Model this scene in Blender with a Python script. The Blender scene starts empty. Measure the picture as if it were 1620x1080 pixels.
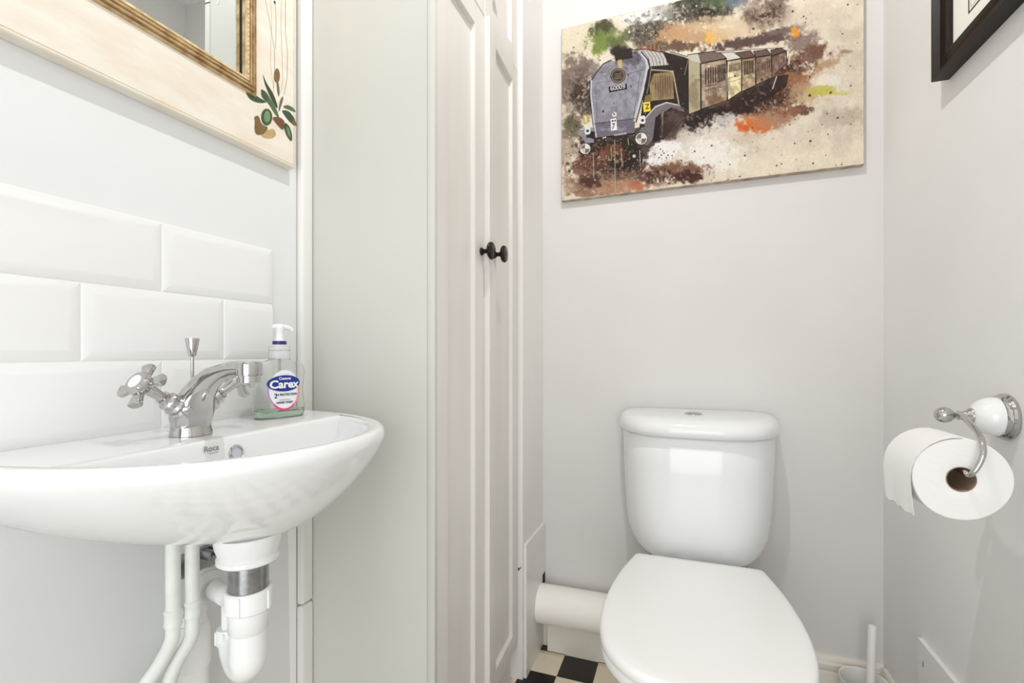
import bpy, bmesh, math, random
import numpy as np
from mathutils import Vector, Matrix
PI = math.pi
C = bpy.context.scene.collection
sc = bpy.context.scene
random.seed(4)

# ------------------------------------------------------------------ camera
YAW = math.radians(19.83)
EYE = 0.90
cam_d = bpy.data.cameras.new('camera')
cam_d.sensor_width = 36.0
cam_d.lens = 760 / 1620 * 36.0
cam_d.shift_y = 18 / 1620
cam_d.clip_start = 0.01
cam = bpy.data.objects.new('camera', cam_d)
C.objects.link(cam)
cam.location = (0, 0, EYE)
cam.rotation_euler = (PI / 2, 0, YAW)
sc.camera = cam

# ------------------------------------------------------------------ world, lamps, exposure
sc.view_settings.view_transform = 'Standard'
sc.view_settings.look = 'None'
sc.view_settings.gamma = 1.0
sc.view_settings.use_curve_mapping = False
sc.view_settings.exposure = 0.36
w = bpy.data.worlds.new('world')
sc.world = w
w.use_nodes = True
bg = w.node_tree.nodes['Background']
bg.inputs['Color'].default_value = (0.97, 0.99, 1.0, 1)
bg.inputs['Strength'].default_value = 0.95

def lamp(name, kind, loc, power, col=(1, 1, 1), size=None, size_y=None, rot=(0, 0, 0), radius=None):
    d = bpy.data.lights.new(name, kind)
    d.energy = power
    d.color = col
    if kind == 'AREA':
        d.shape = 'RECTANGLE'; d.size = size; d.size_y = size_y or size
    if radius is not None: d.shadow_soft_size = radius
    o = bpy.data.objects.new(name, d)
    C.objects.link(o); o.location = loc; o.rotation_euler = rot
    return o
# ceiling downlight (its lamp sits just under the fitting built below)
LX, LY, LZ = -0.08, 0.55, 2.25
dl = lamp('downlight_lamp', 'SPOT', (LX, LY, LZ), 21.5, (1.0, 0.99, 0.985), radius=0.014)
dl.data.spot_size = math.radians(165); dl.data.spot_blend = 0.15
# area light added behind the camera as fill, shining in through the doorway
lamp('doorway_fill', 'AREA', (0.05, -0.85, 0.72), 11.0, (0.94, 0.975, 1.0), size=1.1, size_y=1.4, rot=(PI / 2, 0, -0.05))

# ------------------------------------------------------------------ helpers
ORG = {}
def tag(o, label=None, cat=None, group=None, kind=None):
    if label: o['label'] = label
    if cat: o['category'] = cat
    if group: o['group'] = group
    if kind: o['kind'] = kind
    return o
def thing(name, loc, label, cat, group=None):
    o = bpy.data.objects.new(name, None)
    o.empty_display_size = 0.03
    C.objects.link(o); o.location = loc
    ORG[o.name] = Vector(loc)
    return tag(o, label, cat, group)

class MB:
    """collects shapes of one mesh, in world coordinates"""
    def __init__(s):
        s.v = []; s.f = []; s.m = []; s.mats = []
        s.cur = 0
    def mat(s, m):
        if m not in s.mats: s.mats.append(m)
        s.cur = s.mats.index(m); return s
    def add(s, vs, fs):
        n = len(s.v)
        s.v += [tuple(v) for v in vs]
        for f in fs:
            s.f.append([i + n for i in f]); s.m.append(s.cur)
        return s
    def bm_add(s, bm):
        bm.verts.ensure_lookup_table()
        for i, v in enumerate(bm.verts): v.index = i
        s.add([v.co[:] for v in bm.verts], [[v.index for v in f.verts] for f in bm.faces])
        bm.free(); return s
    def box(s, x0, x1, y0, y1, z0, z1, bev=0.0, seg=2):
        bm = bmesh.new()
        bmesh.ops.create_cube(bm, size=1.0)
        for v in bm.verts:
            v.co = Vector(((x0 + x1) / 2 + v.co.x * (x1 - x0), (y0 + y1) / 2 + v.co.y * (y1 - y0), (z0 + z1) / 2 + v.co.z * (z1 - z0)))
        if bev > 0:
            bmesh.ops.bevel(bm, geom=list(bm.edges), offset=bev, segments=seg, profile=0.5, affect='EDGES')
        return s.bm_add(bm)
    def loft(s, rings, cap0=True, cap1=True, closed=True):
        n = len(rings[0]); vs = [p for r in rings for p in r]; fs = []
        for k in range(len(rings) - 1):
            for i in range(n if closed else n - 1):
                j = (i + 1) % n
                fs.append([k * n + i, k * n + j, (k + 1) * n + j, (k + 1) * n + i])
        if cap0: fs.append(list(range(n))[::-1])
        if cap1: fs.append([(len(rings) - 1) * n + i for i in range(n)])
        return s.add(vs, fs)
    def lathe(s, origin, axis, prof, n=32, cap0=True, cap1=True, yaw=0):
        a = Vector(axis).normalized()
        u = a.orthogonal().normalized() if abs(a.z) < 0.99 else Vector((1, 0, 0))
        vv = a.cross(u)
        o = Vector(origin); rings = []
        for (r, h) in prof:
            rings.append([(o + a * h + (u * math.cos(t) + vv * math.sin(t)) * max(r, 1e-5))[:] for t in [2 * PI * i / n + yaw for i in range(n)]])
        return s.loft(rings, cap0, cap1)
    def tube(s, pts, r, n=16, cap=True, smooth=True, steps=6):
        P = [Vector(p) for p in pts]
        R = r if isinstance(r, (list, tuple)) else [r] * len(P)
        if smooth and len(P) > 2:
            Q = []; RR = []
            for i in range(len(P) - 1):
                p0 = P[i - 1] if i > 0 else P[i] * 2 - P[i + 1]
                p3 = P[i + 2] if i + 2 < len(P) else P[i + 1] * 2 - P[i]
                for k in range(steps):
                    t = k / steps
                    Q.append(0.5 * ((2 * P[i]) + (P[i + 1] - p0) * t + (2 * p0 - 5 * P[i] + 4 * P[i + 1] - p3) * t * t + (3 * P[i] - p0 - 3 * P[i + 1] + p3) * t ** 3))
                    RR.append(R[i] + (R[i + 1] - R[i]) * t)
            Q.append(P[-1]); RR.append(R[-1]); P, R = Q, RR
        rings = []
        T = (P[1] - P[0]).normalized(); N = T.orthogonal().normalized()
        for i, p in enumerate(P):
            if i > 0:
                T2 = (P[min(i + 1, len(P) - 1)] - P[i - 1]).normalized()
                N = (T.rotation_difference(T2) @ N).normalized(); T = T2
            B = T.cross(N)
            rings.append([(p + (N * math.cos(a) + B * math.sin(a)) * R[i])[:] for a in [2 * PI * k / n for k in range(n)]])
        return s.loft(rings, cap, cap)
    def prism(s, poly, z0, z1, fn):
        """poly of 2-D points extruded; fn(u, v, w) gives the world point"""
        n = len(poly)
        vs = [fn(u, v, z0) for u, v in poly] + [fn(u, v, z1) for u, v in poly]
        fs = [list(range(n))[::-1], list(range(n, 2 * n))] + [[i, (i + 1) % n, n + (i + 1) % n, n + i] for i in range(n)]
        return s.add(vs, fs)
    def build(s, name, mat=None, parent=None, smooth=35, fix=True):
        org = ORG[parent.name] if parent else Vector((0, 0, 0))
        me = bpy.data.meshes.new(name)
        me.from_pydata([(Vector(v) - org)[:] for v in s.v], [], s.f)
        mats = [mat] if mat is not None else s.mats
        for m in mats: me.materials.append(m)
        if mat is None:
            me.polygons.foreach_set('material_index', s.m)
        if fix:
            bm = bmesh.new(); bm.from_mesh(me)
            bmesh.ops.recalc_face_normals(bm, faces=list(bm.faces))
            bm.to_mesh(me); bm.free()
        if smooth:
            me.shade_smooth()
            me.set_sharp_from_angle(angle=math.radians(smooth))
        me.update()
        o = bpy.data.objects.new(name, me)
        C.objects.link(o)
        if parent: o.parent = parent
        ORG[o.name] = org
        return o

def superell(cx, cy, ax, ay, e, n=64, t0=0):
    out = []
    for i in range(n):
        t = 2 * PI * i / n + t0
        c, s_ = math.cos(t), math.sin(t)
        out.append((cx + ax * math.copysign(abs(c) ** (2 / e), c), cy + ay * math.copysign(abs(s_) ** (2 / e), s_)))
    return out

def text_mesh(body, size, bold=0.0, extrude=0.0, align='CENTER'):
    cu = bpy.data.curves.new('lettering', 'FONT')
    cu.body = body; cu.size = size; cu.align_x = align; cu.align_y = 'CENTER'
    cu.offset = bold; cu.extrude = extrude; cu.resolution_u = 3
    ob = bpy.data.objects.new('lettering', cu)
    C.objects.link(ob)
    dg = bpy.context.evaluated_depsgraph_get()
    me = bpy.data.meshes.new_from_object(ob.evaluated_get(dg))
    vs = [v.co[:] for v in me.vertices]; fs = [list(p.vertices) for p in me.polygons]
    bpy.data.objects.remove(ob); bpy.data.curves.remove(cu); bpy.data.meshes.remove(me)
    return vs, fs

# ------------------------------------------------------------------ materials
def lin(c):
    return tuple(((x / 255) / 12.92 if x / 255 <= 0.04045 else ((x / 255 + 0.055) / 1.055) ** 2.4) for x in c)
def M(name, rgb, rough=0.5, metal=0.0, spec=0.5, var=0.0, scale=8.0, bump=0.0, bscale=60.0, coat=0.0, rgb2=None, stretch=None, **kw):
    m = bpy.data.materials.new(name); m.use_nodes = True
    nt = m.node_tree; b = nt.nodes['Principled BSDF']
    col = lin(rgb)
    b.inputs['Base Color'].default_value = (*col, 1)
    b.inputs['Roughness'].default_value = rough
    b.inputs['Metallic'].default_value = metal
    b.inputs['Specular IOR Level'].default_value = spec
    if coat:
        b.inputs['Coat Weight'].default_value = coat; b.inputs['Coat Roughness'].default_value = 0.03
    for k, v in kw.items(): b.inputs[k.replace('_', ' ')].default_value = v
    tc = nt.nodes.new('ShaderNodeTexCoord'); src = tc.outputs['Object']
    if stretch:
        mp = nt.nodes.new('ShaderNodeMapping'); mp.inputs['Scale'].default_value = stretch
        nt.links.new(src, mp.inputs['Vector']); src = mp.outputs['Vector']
    if var > 0 or rgb2:
        n = nt.nodes.new('ShaderNodeTexNoise'); n.inputs['Scale'].default_value = scale; n.inputs['Detail'].default_value = 5
        nt.links.new(src, n.inputs['Vector'])
        r = nt.nodes.new('ShaderNodeValToRGB')
        r.color_ramp.elements[0].position = 0.3; r.color_ramp.elements[1].position = 0.72
        c2 = lin(rgb2) if rgb2 else tuple(x * (1 - var) for x in col)
        r.color_ramp.elements[0].color = (*c2, 1); r.color_ramp.elements[1].color = (*col, 1)
        nt.links.new(n.outputs['Fac'], r.inputs['Fac']); nt.links.new(r.outputs['Color'], b.inputs['Base Color'])
    if bump > 0:
        n2 = nt.nodes.new('ShaderNodeTexNoise'); n2.inputs['Scale'].default_value = bscale; n2.inputs['Detail'].default_value = 3
        nt.links.new(src, n2.inputs['Vector'])
        bu = nt.nodes.new('ShaderNodeBump'); bu.inputs['Strength'].default_value = bump; bu.inputs['Distance'].default_value = 0.002
        nt.links.new(n2.outputs['Fac'], bu.inputs['Height']); nt.links.new(bu.outputs['Normal'], b.inputs['Normal'])
    return m

WALL = M('wall_paint', (222, 219, 216), 0.7, var=0.05, scale=3, bump=0.12, bscale=35)
WALLR = M('wall_paint_lightened', (234, 233, 231), 0.65, var=0.05, scale=3, bump=0.12, bscale=35)  # same wall paint, colour lightened to make up for weaker light here
WALLL = M('left_wall_paint', (229, 230, 230), 0.55, var=0.03, scale=4, bump=0.15, bscale=25)
CEIL = M('ceiling_paint', (240, 240, 238), 0.8)
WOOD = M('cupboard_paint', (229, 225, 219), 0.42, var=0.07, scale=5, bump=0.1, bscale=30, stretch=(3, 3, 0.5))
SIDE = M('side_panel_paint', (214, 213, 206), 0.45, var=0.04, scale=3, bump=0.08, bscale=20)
TRIM = M('gloss_trim_paint', (236, 234, 230), 0.3, var=0.03, scale=10, bump=0.1, bscale=40)
SKIRT = M('cream_skirting_paint', (234, 228, 216), 0.3, var=0.04, scale=20)
CERAM = M('white_ceramic', (238, 239, 239), 0.12, coat=0.4)
SEATM = M('seat_plastic', (246, 245, 243), 0.16)
TILE = M('tile_glaze', (234, 234, 233), 0.07, var=0.01, scale=4, bump=0.1, bscale=9)
GROUT = M('grout', (240, 240, 236), 0.8)
CHROME = M('chrome', (192, 190, 189), 0.06, metal=1.0)
STEEL = M('worn_chrome_tail', (165, 166, 168), 0.28, metal=1.0, var=0.3, scale=120)
PIPEW = M('white_pipe_plastic', (244, 245, 245), 0.25, coat=0.1)
PIPEP = M('painted_pipe', (234, 236, 232), 0.42, bump=0.35, bscale=70, var=0.06, scale=60)
KNOB = M('blackened_bronze', (34, 28, 24), 0.25, metal=0.6)
BLACKF = M('black_frame_lacquer', (20, 13, 10), 0.42, spec=0.3, rgb2=(34, 20, 15), scale=40)
MOUNT = M('mount_card', (238, 238, 228), 0.8)
PAGE = M('print_paper', (240, 240, 232), 0.8, var=0.04, scale=9)
INK = M('black_line_ink', (40, 36, 34), 0.7)
BUFF = M('buff_line_ink', (190, 170, 140), 0.7)
CREAMF = M('cream_crackled_frame', (234, 229, 217), 0.5, rgb2=(226, 212, 194), scale=14, bump=0.15, bscale=60, stretch=(1, 1, 3))
GOLD = M('old_gold_moulding', (222, 196, 152), 0.38, metal=0.25, rgb2=(160, 126, 82), scale=60, bump=0.5, bscale=180)
GOLDL = M('pale_gilt_lip', (232, 216, 180), 0.4, metal=0.15, rgb2=(176, 156, 112), scale=70, bump=0.4, bscale=200)
GOLDD = M('dark_gold_groove', (110, 78, 44), 0.5, metal=0.3)
MIRROR = M('silvered_glass', (232, 236, 236), 0.01, metal=1.0)
PAPER = M('tissue_paper', (242, 241, 239), 0.95, spec=0.1, bump=0.3, bscale=120)
CARD = M('cardboard_core', (168, 140, 122), 0.9, var=0.15, scale=60)
BRUSHP = M('brush_plastic', (244, 242, 238), 0.3)
DARK = M('dark_gap', (34, 28, 24), 0.9)

# chequered floor covering
def floor_mat():
    m = bpy.data.materials.new('chequered_vinyl'); m.use_nodes = True
    nt = m.node_tree; b = nt.nodes['Principled BSDF']; L = nt.links
    tc = nt.nodes.new('ShaderNodeTexCoord')
    mp = nt.nodes.new('ShaderNodeMapping')
    mp.inputs['Location'].default_value = (0.437, 0.0, 0.05)
    L.new(tc.outputs['Object'], mp.inputs['Vector'])
    ch = nt.nodes.new('ShaderNodeTexChecker'); ch.inputs['Scale'].default_value = 10.0
    ch.inputs['Color1'].default_value = (*lin((236, 224, 200)), 1)
    ch.inputs['Color2'].default_value = (*lin((18, 12, 10)), 1)
    L.new(mp.outputs['Vector'], ch.inputs['Vector'])
    n = nt.nodes.new('ShaderNodeTexNoise'); n.inputs['Scale'].default_value = 90; n.inputs['Detail'].default_value = 6
    L.new(tc.outputs['Object'], n.inputs['Vector'])
    mx = nt.nodes.new('ShaderNodeMixRGB'); mx.blend_type = 'MULTIPLY'; mx.inputs['Fac'].default_value = 0.12
    L.new(ch.outputs['Color'], mx.inputs['Color1']); L.new(n.outputs['Color'], mx.inputs['Color2'])
    L.new(mx.outputs['Color'], b.inputs['Base Color'])
    b.inputs['Roughness'].default_value = 0.3
    return m
FLOOR = floor_mat()

# ------------------------------------------------------------------ room shell
XL, XR, YB, YF, ZC = -0.724, 0.468, 1.45, -0.14, 2.32
def struct(name, mb, mat=None, **k):
    return tag(mb.build(name, mat, **k), kind='structure')
struct('floor', MB().box(-1.6, 1.4, -2.2, YB + 0.1, -0.05, 0.0), FLOOR, smooth=0)
struct('ceiling', MB().box(XL - 0.1, XR + 0.1, YF - 0.1, YB + 0.1, ZC, ZC + 0.08), CEIL, smooth=0)
struct('wall_back', MB().box(XL - 0.1, XR + 0.1, YB, YB + 0.1, 0, ZC), WALL, smooth=0)
struct('wall_right', MB().box(XR, XR + 0.1, YF - 0.1, YB, 0, ZC), WALLR, smooth=0)
struct('wall_left', MB().box(XL - 0.1, XL, YF - 0.1, YB, 0, ZC), WALLL, smooth=0)
# wall behind the camera with its open doorway
f = MB()
f.box(XL, -0.66, YF - 0.1, YF, 0, ZC); f.box(0.42, XR, YF - 0.1, YF, 0, ZC); f.box(-0.66, 0.42, YF - 0.1, YF, 2.05, ZC)
struct('wall_front', f, WALL, smooth=0)
struct('wall_unseen_added', MB().box(-1.6, 1.4, -2.3, -2.2, 0, 2.4), M('added_wall_grey', (150, 146, 140), 0.7), smooth=0)  # unseen wall, added to give the chrome something darker to reflect
# narrow return of wall between the cupboard and the back wall
b = MB(); b.mat(TRIM).box(XL, -0.421, 1.253, YB, 0, ZC, 0.001)
b.mat(DARK).box(-0.4335, -0.4300, 1.2524, 1.2535, 0.300, 0.308); b.box(-0.4300, -0.4262, 1.2524, 1.2535, 0.306, 0.3078); b.box(-0.4264, -0.4250, 1.2524, 1.2535, 0.3070, 0.3125)
struct('wall_return', b, None, smooth=0)

# boxed trim in the corner between basin wall and cupboard
struct('trim_1', MB().box(XL, -0.708, 0.748, 0.7795, 0.402, ZC, 0.006, 3), TRIM)
struct('trim_2', MB().box(XL, -0.7075, 0.7475, 0.7795, 0.0, 0.400, 0.006, 3), TRIM)
# ragged line of old sealant down the wall
s = MB()
pl = []; pr = []
rr = random.Random(8)
for i in range(26):
    z = 0.78 - i * 0.0312
    wd = 0.022 - 0.010 * min(1, max(0, (0.70 - z) / 0.5))
    pl.append((XL + 0.0015, 0.748 - wd - 0.012 * max(0, (z - 0.45)) + rr.uniform(-.0006, .0006), z)); pr.append((XL + 0.0015, 0.748, z))
rings = [[pl[i], pr[i], (XL, pr[i][1], pr[i][2]), (XL, pl[i][1], pl[i][2])] for i in range(26)]
s.loft(rings)
struct('trim_3', s, M('old_sealant', (250, 249, 247), 0.35), smooth=0)
# tall board over the return beside the soil pipe
b = MB()
b.mat(TRIM).box(-0.421, -0.4125, 1.262, 1.449, 0.0, 0.37, 0.001)
b.mat(DARK).box(-0.4126, -0.4122, 1.420, 1.4485, 0.185, 0.218)
struct('trim_4', b, None, smooth=0)
# board under the soil pipe
b = MB(); b.box(-0.392, -0.075, 1.402, 1.449, 0.0, 0.088, 0.001); b.box(-0.4122, -0.3925, 1.428, 1.449, 0.0, 0.088)
struct('trim_5', b, SKIRT, smooth=0)
# moulded skirting behind the toilet
def skirting(name, x0, x1, y0, y1, axis):
    prof = [(0, 0), (0.016, 0), (0.016, 0.078), (0.0145, 0.084), (0.017, 0.090), (0.016, 0.101), (0.011, 0.105), (0.010, 0.111), (0.006, 0.118), (0, 0.119)]
    m = MB()
    if axis == 'x':
        rings = [[(x, y1 - p, z) for p, z in prof] for x in (x0, x1)]
    else:
        rings = [[(x1 - p, y, z) for p, z in prof] for y in (y0, y1)]
    m.loft(rings)
    return struct(name, m, SKIRT, smooth=30)
skirting('baseboard_back', 0.10, XR - 0.0005, YB, YB, 'x')
skirting('baseboard_right', XR, XR, 1.242, YB - 0.0165, 'y')
# panel fixed low on the right wall
b = MB(); b.mat(WALLR).box(0.4585, XR, 0.55, 1.238, 0.0, 0.304, 0.0012)
b.mat(DARK).box(0.4583, 0.4590, 1.2110, 1.2135, 0.256, 0.268)
struct('trim_6', b, None, smooth=0)

# ------------------------------------------------------------------ ceiling downlight
d = thing('ceiling_downlight', (LX, LY, ZC), 'small round chrome downlight set in the ceiling above the basin', 'ceiling light')
m = MB(); m.lathe((LX, LY, ZC), (0, 0, -1), [(0.042, -0.001), (0.044, 0.003), (0.040, 0.006), (0.030, 0.006), (0.027, 0.001), (0.027, 0.0005)], 40, False, False)
m.build('bezel', CHROME, d)

# ------------------------------------------------------------------ tiled splashback
sb = thing('tiled_splashback', (XL, 0.487, 0.785), 'glossy white rectangular wall tiles behind the basin and its tap', 'splashback')
m = MB(); m.mat(GROUT).box(XL, XL + 0.0035, 0.287, 0.687, 0.787, 1.0905)
m.build('grout_bed', None, sb, smooth=0)
m = MB()
def tile(y0, y1, z0, z1, cl=False, cr=False):
    g = 0.0008; a = y0 + g; b_ = y1 - g; c = z0 + g; d_ = z1 - g; x0 = XL + 0.001; e = 0.0125
    h0, h1 = XL + 0.0045, XL + 0.0078
    ya = a + (0.001 if cl else e); yb = b_ - (0.001 if cr else e)
    R = lambda x, i: [(x, a + i, c + i), (x, b_ - i, c + i), (x, b_ - i, d_ - i), (x, a + i, d_ - i)]
    ring3 = [(h1, ya, c + e), (h1, yb, c + e), (h1, yb, d_ - e), (h1, ya, d_ - e)]
    ring4 = [(h1 + .0001, ya + .001, c + e + .001), (h1 + .0001, yb - .001, c + e + .001), (h1 + .0001, yb - .001, d_ - e - .001), (h1 + .0001, ya + .001, d_ - e - .001)]
    m.loft([R(x0, 0), R(h0 - 0.0008, 0), R(h0, 0.0008), ring3, ring4])
for z0, ys in ((0.9895, [(0.287, 0.487), (0.487, 0.687)]), (0.889, [(0.287, 0.387), (0.387, 0.587), (0.587, 0.687)]), (0.7885, [(0.287, 0.487), (0.487, 0.687)])):
    for (y0, y1) in ys:
        half = (y1 - y0) < 0.15
        tile(y0, y1, z0, z0 + 0.1005, cl=half and y0 < 0.3, cr=half and y1 > 0.6)
m.build('wall_tiles', TILE, sb, smooth=12)

# ------------------------------------------------------------------ tall cupboard
XD = -0.434       # door fronts
cb = thing('tall_cupboard', (-0.58, 1.0, 0), 'tall grey painted built-in cupboard with four panelled doors beside the basin', 'cupboard')
m = MB(); m.box(XL + 0.0005, -0.4475, 0.780, 0.798, 0.0, ZC - 0.001)
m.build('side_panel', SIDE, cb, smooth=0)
m = MB(); m.lathe((-0.468, 0.7802, 1.665), (0, -1, 0), [(0.0042, 0), (0.0038, 0.0010), (0.0020, 0.0006), (0.0001, 0.0004)], 20)
m.build('filled_screw_hole', TRIM, cb)
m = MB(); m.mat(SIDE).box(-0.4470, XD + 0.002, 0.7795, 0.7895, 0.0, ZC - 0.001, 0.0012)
m.mat(DARK).box(-0.4465, -0.4325, 0.7792, 0.7797, 1.6690, 1.6712)
m.build('corner_post', None, cb)
m = MB(); m.box(-0.470, -0.456, 0.790, 1.2525, 0.0, 0.088)
m.build('plinth', WOOD, cb, smooth=0)
m = MB(); m.box(XL + 0.001, -0.4575, 0.799, 1.2525, 0.088, ZC - 0.001)
m.build('carcass', WOOD, cb, smooth=0)
def panel_door(name, hinge, free, z0, z1, ang, kn=None, mir=False):
    """shaker door in plane X = const; hinge/free are Y; ang opens it about the hinge"""
    wd = abs(free - hinge); sgn = 1 if free > hinge else -1
    st = 0.046; T = 0.020; rec = 0.010; bv = 0.004
    ca, sa = math.cos(ang), math.sin(ang)
    def P(u, z, t):     # u from hinge along door, t depth outwards (0 = front)
        return (XD + u * sa + t * ca, hinge + sgn * (u * ca - t * sa), z)
    mb = MB()
    def ring(i, t, zi=None):
        return [P(i, z0 + i, t), P(wd - i, z0 + i, t), P(wd - i, z1 - i, t), P(i, z1 - i, t)]
    e = 0.0012
    rings = [ring(0, -T), ring(0, -e), ring(e, 0), ring(st, 0), ring(st + 0.0015, -0.0005), ring(st + 0.003, -rec), ring(st + 0.008, -rec)]
    mb.loft(rings, True, True)
    dd = mb.build(name, WOOD, cb, smooth=20)
    if kn:
        ku, kz = kn
        p = Vector(P(ku, kz, 0.0)); ax = (Vector(P(ku, kz, 1)) - p).normalized()
        k = MB().lathe(p, ax, [(0.0085, -0.001), (0.009, 0.002), (0.0075, 0.0045), (0.0050, 0.007), (0.0048, 0.013), (0.007, 0.017), (0.0160, 0.0195), (0.0192, 0.022), (0.0200, 0.025), (0.0190, 0.0275), (0.0175, 0.0288), (0.0165, 0.0275), (0.0155, 0.0288), (0.006, 0.0310), (0.0008, 0.0315)], 32)
        k.build('knob', KNOB, dd)
    return dd
ZD = 1.672
panel_door('door', 0.7905, 1.0125, 0.098, ZD, 0.0, (0.2075, 1.129))
panel_door('door', 1.2485, 1.0165, 0.098, ZD, 0.055, (0.2000, 1.131))
panel_door('door', 0.7905, 1.0185, ZD + 0.003, ZC - 0.03, 0.0, (0.2, 1.80))
panel_door('door', 1.2485, 1.0205, ZD + 0.003, ZC - 0.03, 0.0, (0.206, 1.80))

# ------------------------------------------------------------------ basin
BY, BW, BD, BZ = 0.4949, 0.250, 0.3285, 0.790
bs = thing('wash_basin', (XL, BY, 0.66), 'white ceramic wall-hung wash basin below the tiled splashback', 'basin')
NB = 72
def dring(w_, dpt, z, back=0.0005, e=2.2284, cy=BY, n=NB):
    """D-shaped outline: straight back on the wall, superelliptic front"""
    out = []
    for i in range(n):
        t = -PI / 2 + PI * i / (n - 1)
        c, s_ = math.cos(t), math.sin(t)
        out.append((XL + back + (dpt - back) * abs(c) ** (2 / e), cy + w_ * math.copysign(abs(s_) ** (2 / e), s_), z))
    return out
rings = []
for k in range(17):
    t = PI / 2 * (1 - k / 16)
    a = math.cos(t) ** (2 / 1.34); b_ = math.sin(t) ** (2 / 1.34)
    rings.append(dring(BW * (0.373 + 0.627 * a), BD * (0.7018 + 0.2982 * a), 0.776 - 0.110 * b_))
for sw, sd, z in ((0.999, 0.999, 0.781), (0.994, 0.995, 0.786), (0.984, 0.987, 0.7890), (0.970, 0.974, 0.790), (0.958, 0.962, 0.7898)):
    rings.append(dring(BW * sw, BD * sd, z))
# inner bowl: offset of the same outline, cut straight behind by the tap deck
def iring(ins, xb, z, e=2.2284):
    out = []; w_ = BW - ins; dp = BD - ins
    t1 = math.acos(max(0.0, min(1.0, (xb - XL) / dp)) ** (e / 2))
    for i in range(NB):
        t = -t1 + 2 * t1 * i / (NB - 1)
        c, s_ = math.cos(t), math.sin(t)
        out.append((XL + dp * abs(c) ** (2 / e), BY + w_ * math.copysign(abs(s_) ** (2 / e), s_), z))
    return out
XB = -0.583
for ins, xb, z in ((0.0195, XB, 0.7892), (0.022, XB + 0.0025, 0.7880), (0.0245, XB + 0.004, 0.784), (0.0265, XB + 0.0055, 0.776), (0.031, XB + 0.008, 0.758), (0.040, XB + 0.011, 0.738), (0.055, XB + 0.015, 0.722), (0.078, XB + 0.021, 0.709), (0.105, XB + 0.030, 0.701), (0.125, XB + 0.040, 0.698)):
    rings.append(iring(ins, xb, z))
m = MB(); m.loft(rings)
body = m.build('bowl', CERAM, bs, smooth=50)
# waste boss under the basin
DX, DY = -0.527, 0.465
m = MB(); m.lathe((DX, DY, 0.635), (0, 0, 1), [(0.034, 0.0), (0.0365, 0.002), (0.0365, 0.007), (0.0345, 0.009), (0.0360, 0.014), (0.0385, 0.022), (0.0405, 0.036)], 40)
m.build('waste_boss', CERAM, bs)
# chromed overflow ring with its dark bore
m = MB(); m.mat(CHROME).lathe((XB + 0.0085, 0.488, 0.7640), (1, 0, 0.25), [(0.0105, -0.003), (0.0112, 0.0008), (0.0100, 0.0018), (0.0085, 0.001), (0.0083, -0.002)], 32, False, False)
m.mat(M('overflow_bore', (196, 198, 206), 0.3)).lathe((XB + 0.0085, 0.488, 0.7640), (1, 0, 0.25), [(0.0085, -0.0005), (0.0001, -0.0005)], 24, False, False)
m.build('overflow', None, bs)
m = MB(); m.lathe((-0.512, 0.490, 0.6985), (0, 0, 1), [(0.024, 0), (0.024, 0.002), (0.019, 0.004), (0.001, 0.006)], 32)
m.build('plug', CHROME, bs)
# maker's mark printed below the tap
m = MB().mat(M('grey_transfer_print', (128, 124, 130), 0.5))
vs, fs = text_mesh('Roca', 0.0105, bold=0.0001)
nrm = Vector((1, 0, 0.25)).normalized()
mk0 = Vector((XB + 0.0066, 0.452, 0.7765))
def MK(u, v): return (mk0.x - v * 0.13 + 0.0008, mk0.y + u, mk0.z + v)
m.add([MK(v[0], v[1]) for v in vs], fs)
m.add([MK(-0.004, -0.0062), MK(0.0095, -0.0062), MK(0.0095, -0.0056), MK(-0.004, -0.0056)], [[0, 1, 2, 3]])
m.build('maker_mark', None, bs, smooth=0, fix=False)

# ------------------------------------------------------------------ mixer tap
TX, TY, TZ = -0.630, 0.465, 0.7898
tp = thing('mixer_tap', (TX, TY, TZ), 'chrome cross-head mixer tap on the back deck of the basin', 'tap')
def oval(cx, cy, cz, rx_, ry_, tilt=0.0, n=28):
    """ring across the spout line in XZ plane, tilt from horizontal"""
    return [(cx + rx_ * math.cos(a) * math.cos(tilt), cy + ry_ * math.sin(a), cz + rx_ * math.cos(a) * math.sin(tilt)) for a in [2 * PI * i / n for i in range(n)]]
rings = [oval(TX, TY, TZ, 0.0245, 0.0255), oval(TX, TY, TZ + 0.003, 0.0243, 0.0253), oval(TX, TY, TZ + 0.006, 0.0236, 0.0246), oval(TX, TY, TZ + 0.010, 0.0228, 0.0240),
         oval(TX, TY, TZ + 0.016, 0.0225, 0.0245, -0.02), oval(TX + 0.001, TY, TZ + 0.024, 0.0228, 0.0270, -0.06), oval(TX + 0.003, TY, TZ + 0.034, 0.0225, 0.0280, -0.14), oval(TX + 0.007, TY, TZ + 0.045, 0.0210, 0.0255, -0.27),
         oval(TX + 0.014, TY, TZ + 0.056, 0.0190, 0.0210, -0.45), oval(TX + 0.025, TY, TZ + 0.068, 0.0165, 0.0175, -0.68), oval(TX + 0.041, TY, TZ + 0.079, 0.0138, 0.0150, -0.95),
         oval(TX + 0.058, TY, TZ + 0.0855, 0.0110, 0.0130, -1.18), oval(TX + 0.076, TY, TZ + 0.0895, 0.0102, 0.0125, -1.36), oval(TX + 0.092, TY, TZ + 0.0905, 0.0100, 0.0125, -1.5), oval(TX + 0.106, TY, TZ + 0.0895, 0.0095, 0.0125, -1.57)]
m = MB(); m.loft(rings)
m.lathe((TX + 0.104, TY, TZ + 0.0995), (0, 0, -1), [(0.010, 0.0), (0.0145, 0.001), (0.0155, 0.004), (0.0155, 0.017), (0.0150, 0.0185)], 32)
m.build('spout', CHROME, tp, smooth=40)
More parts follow.
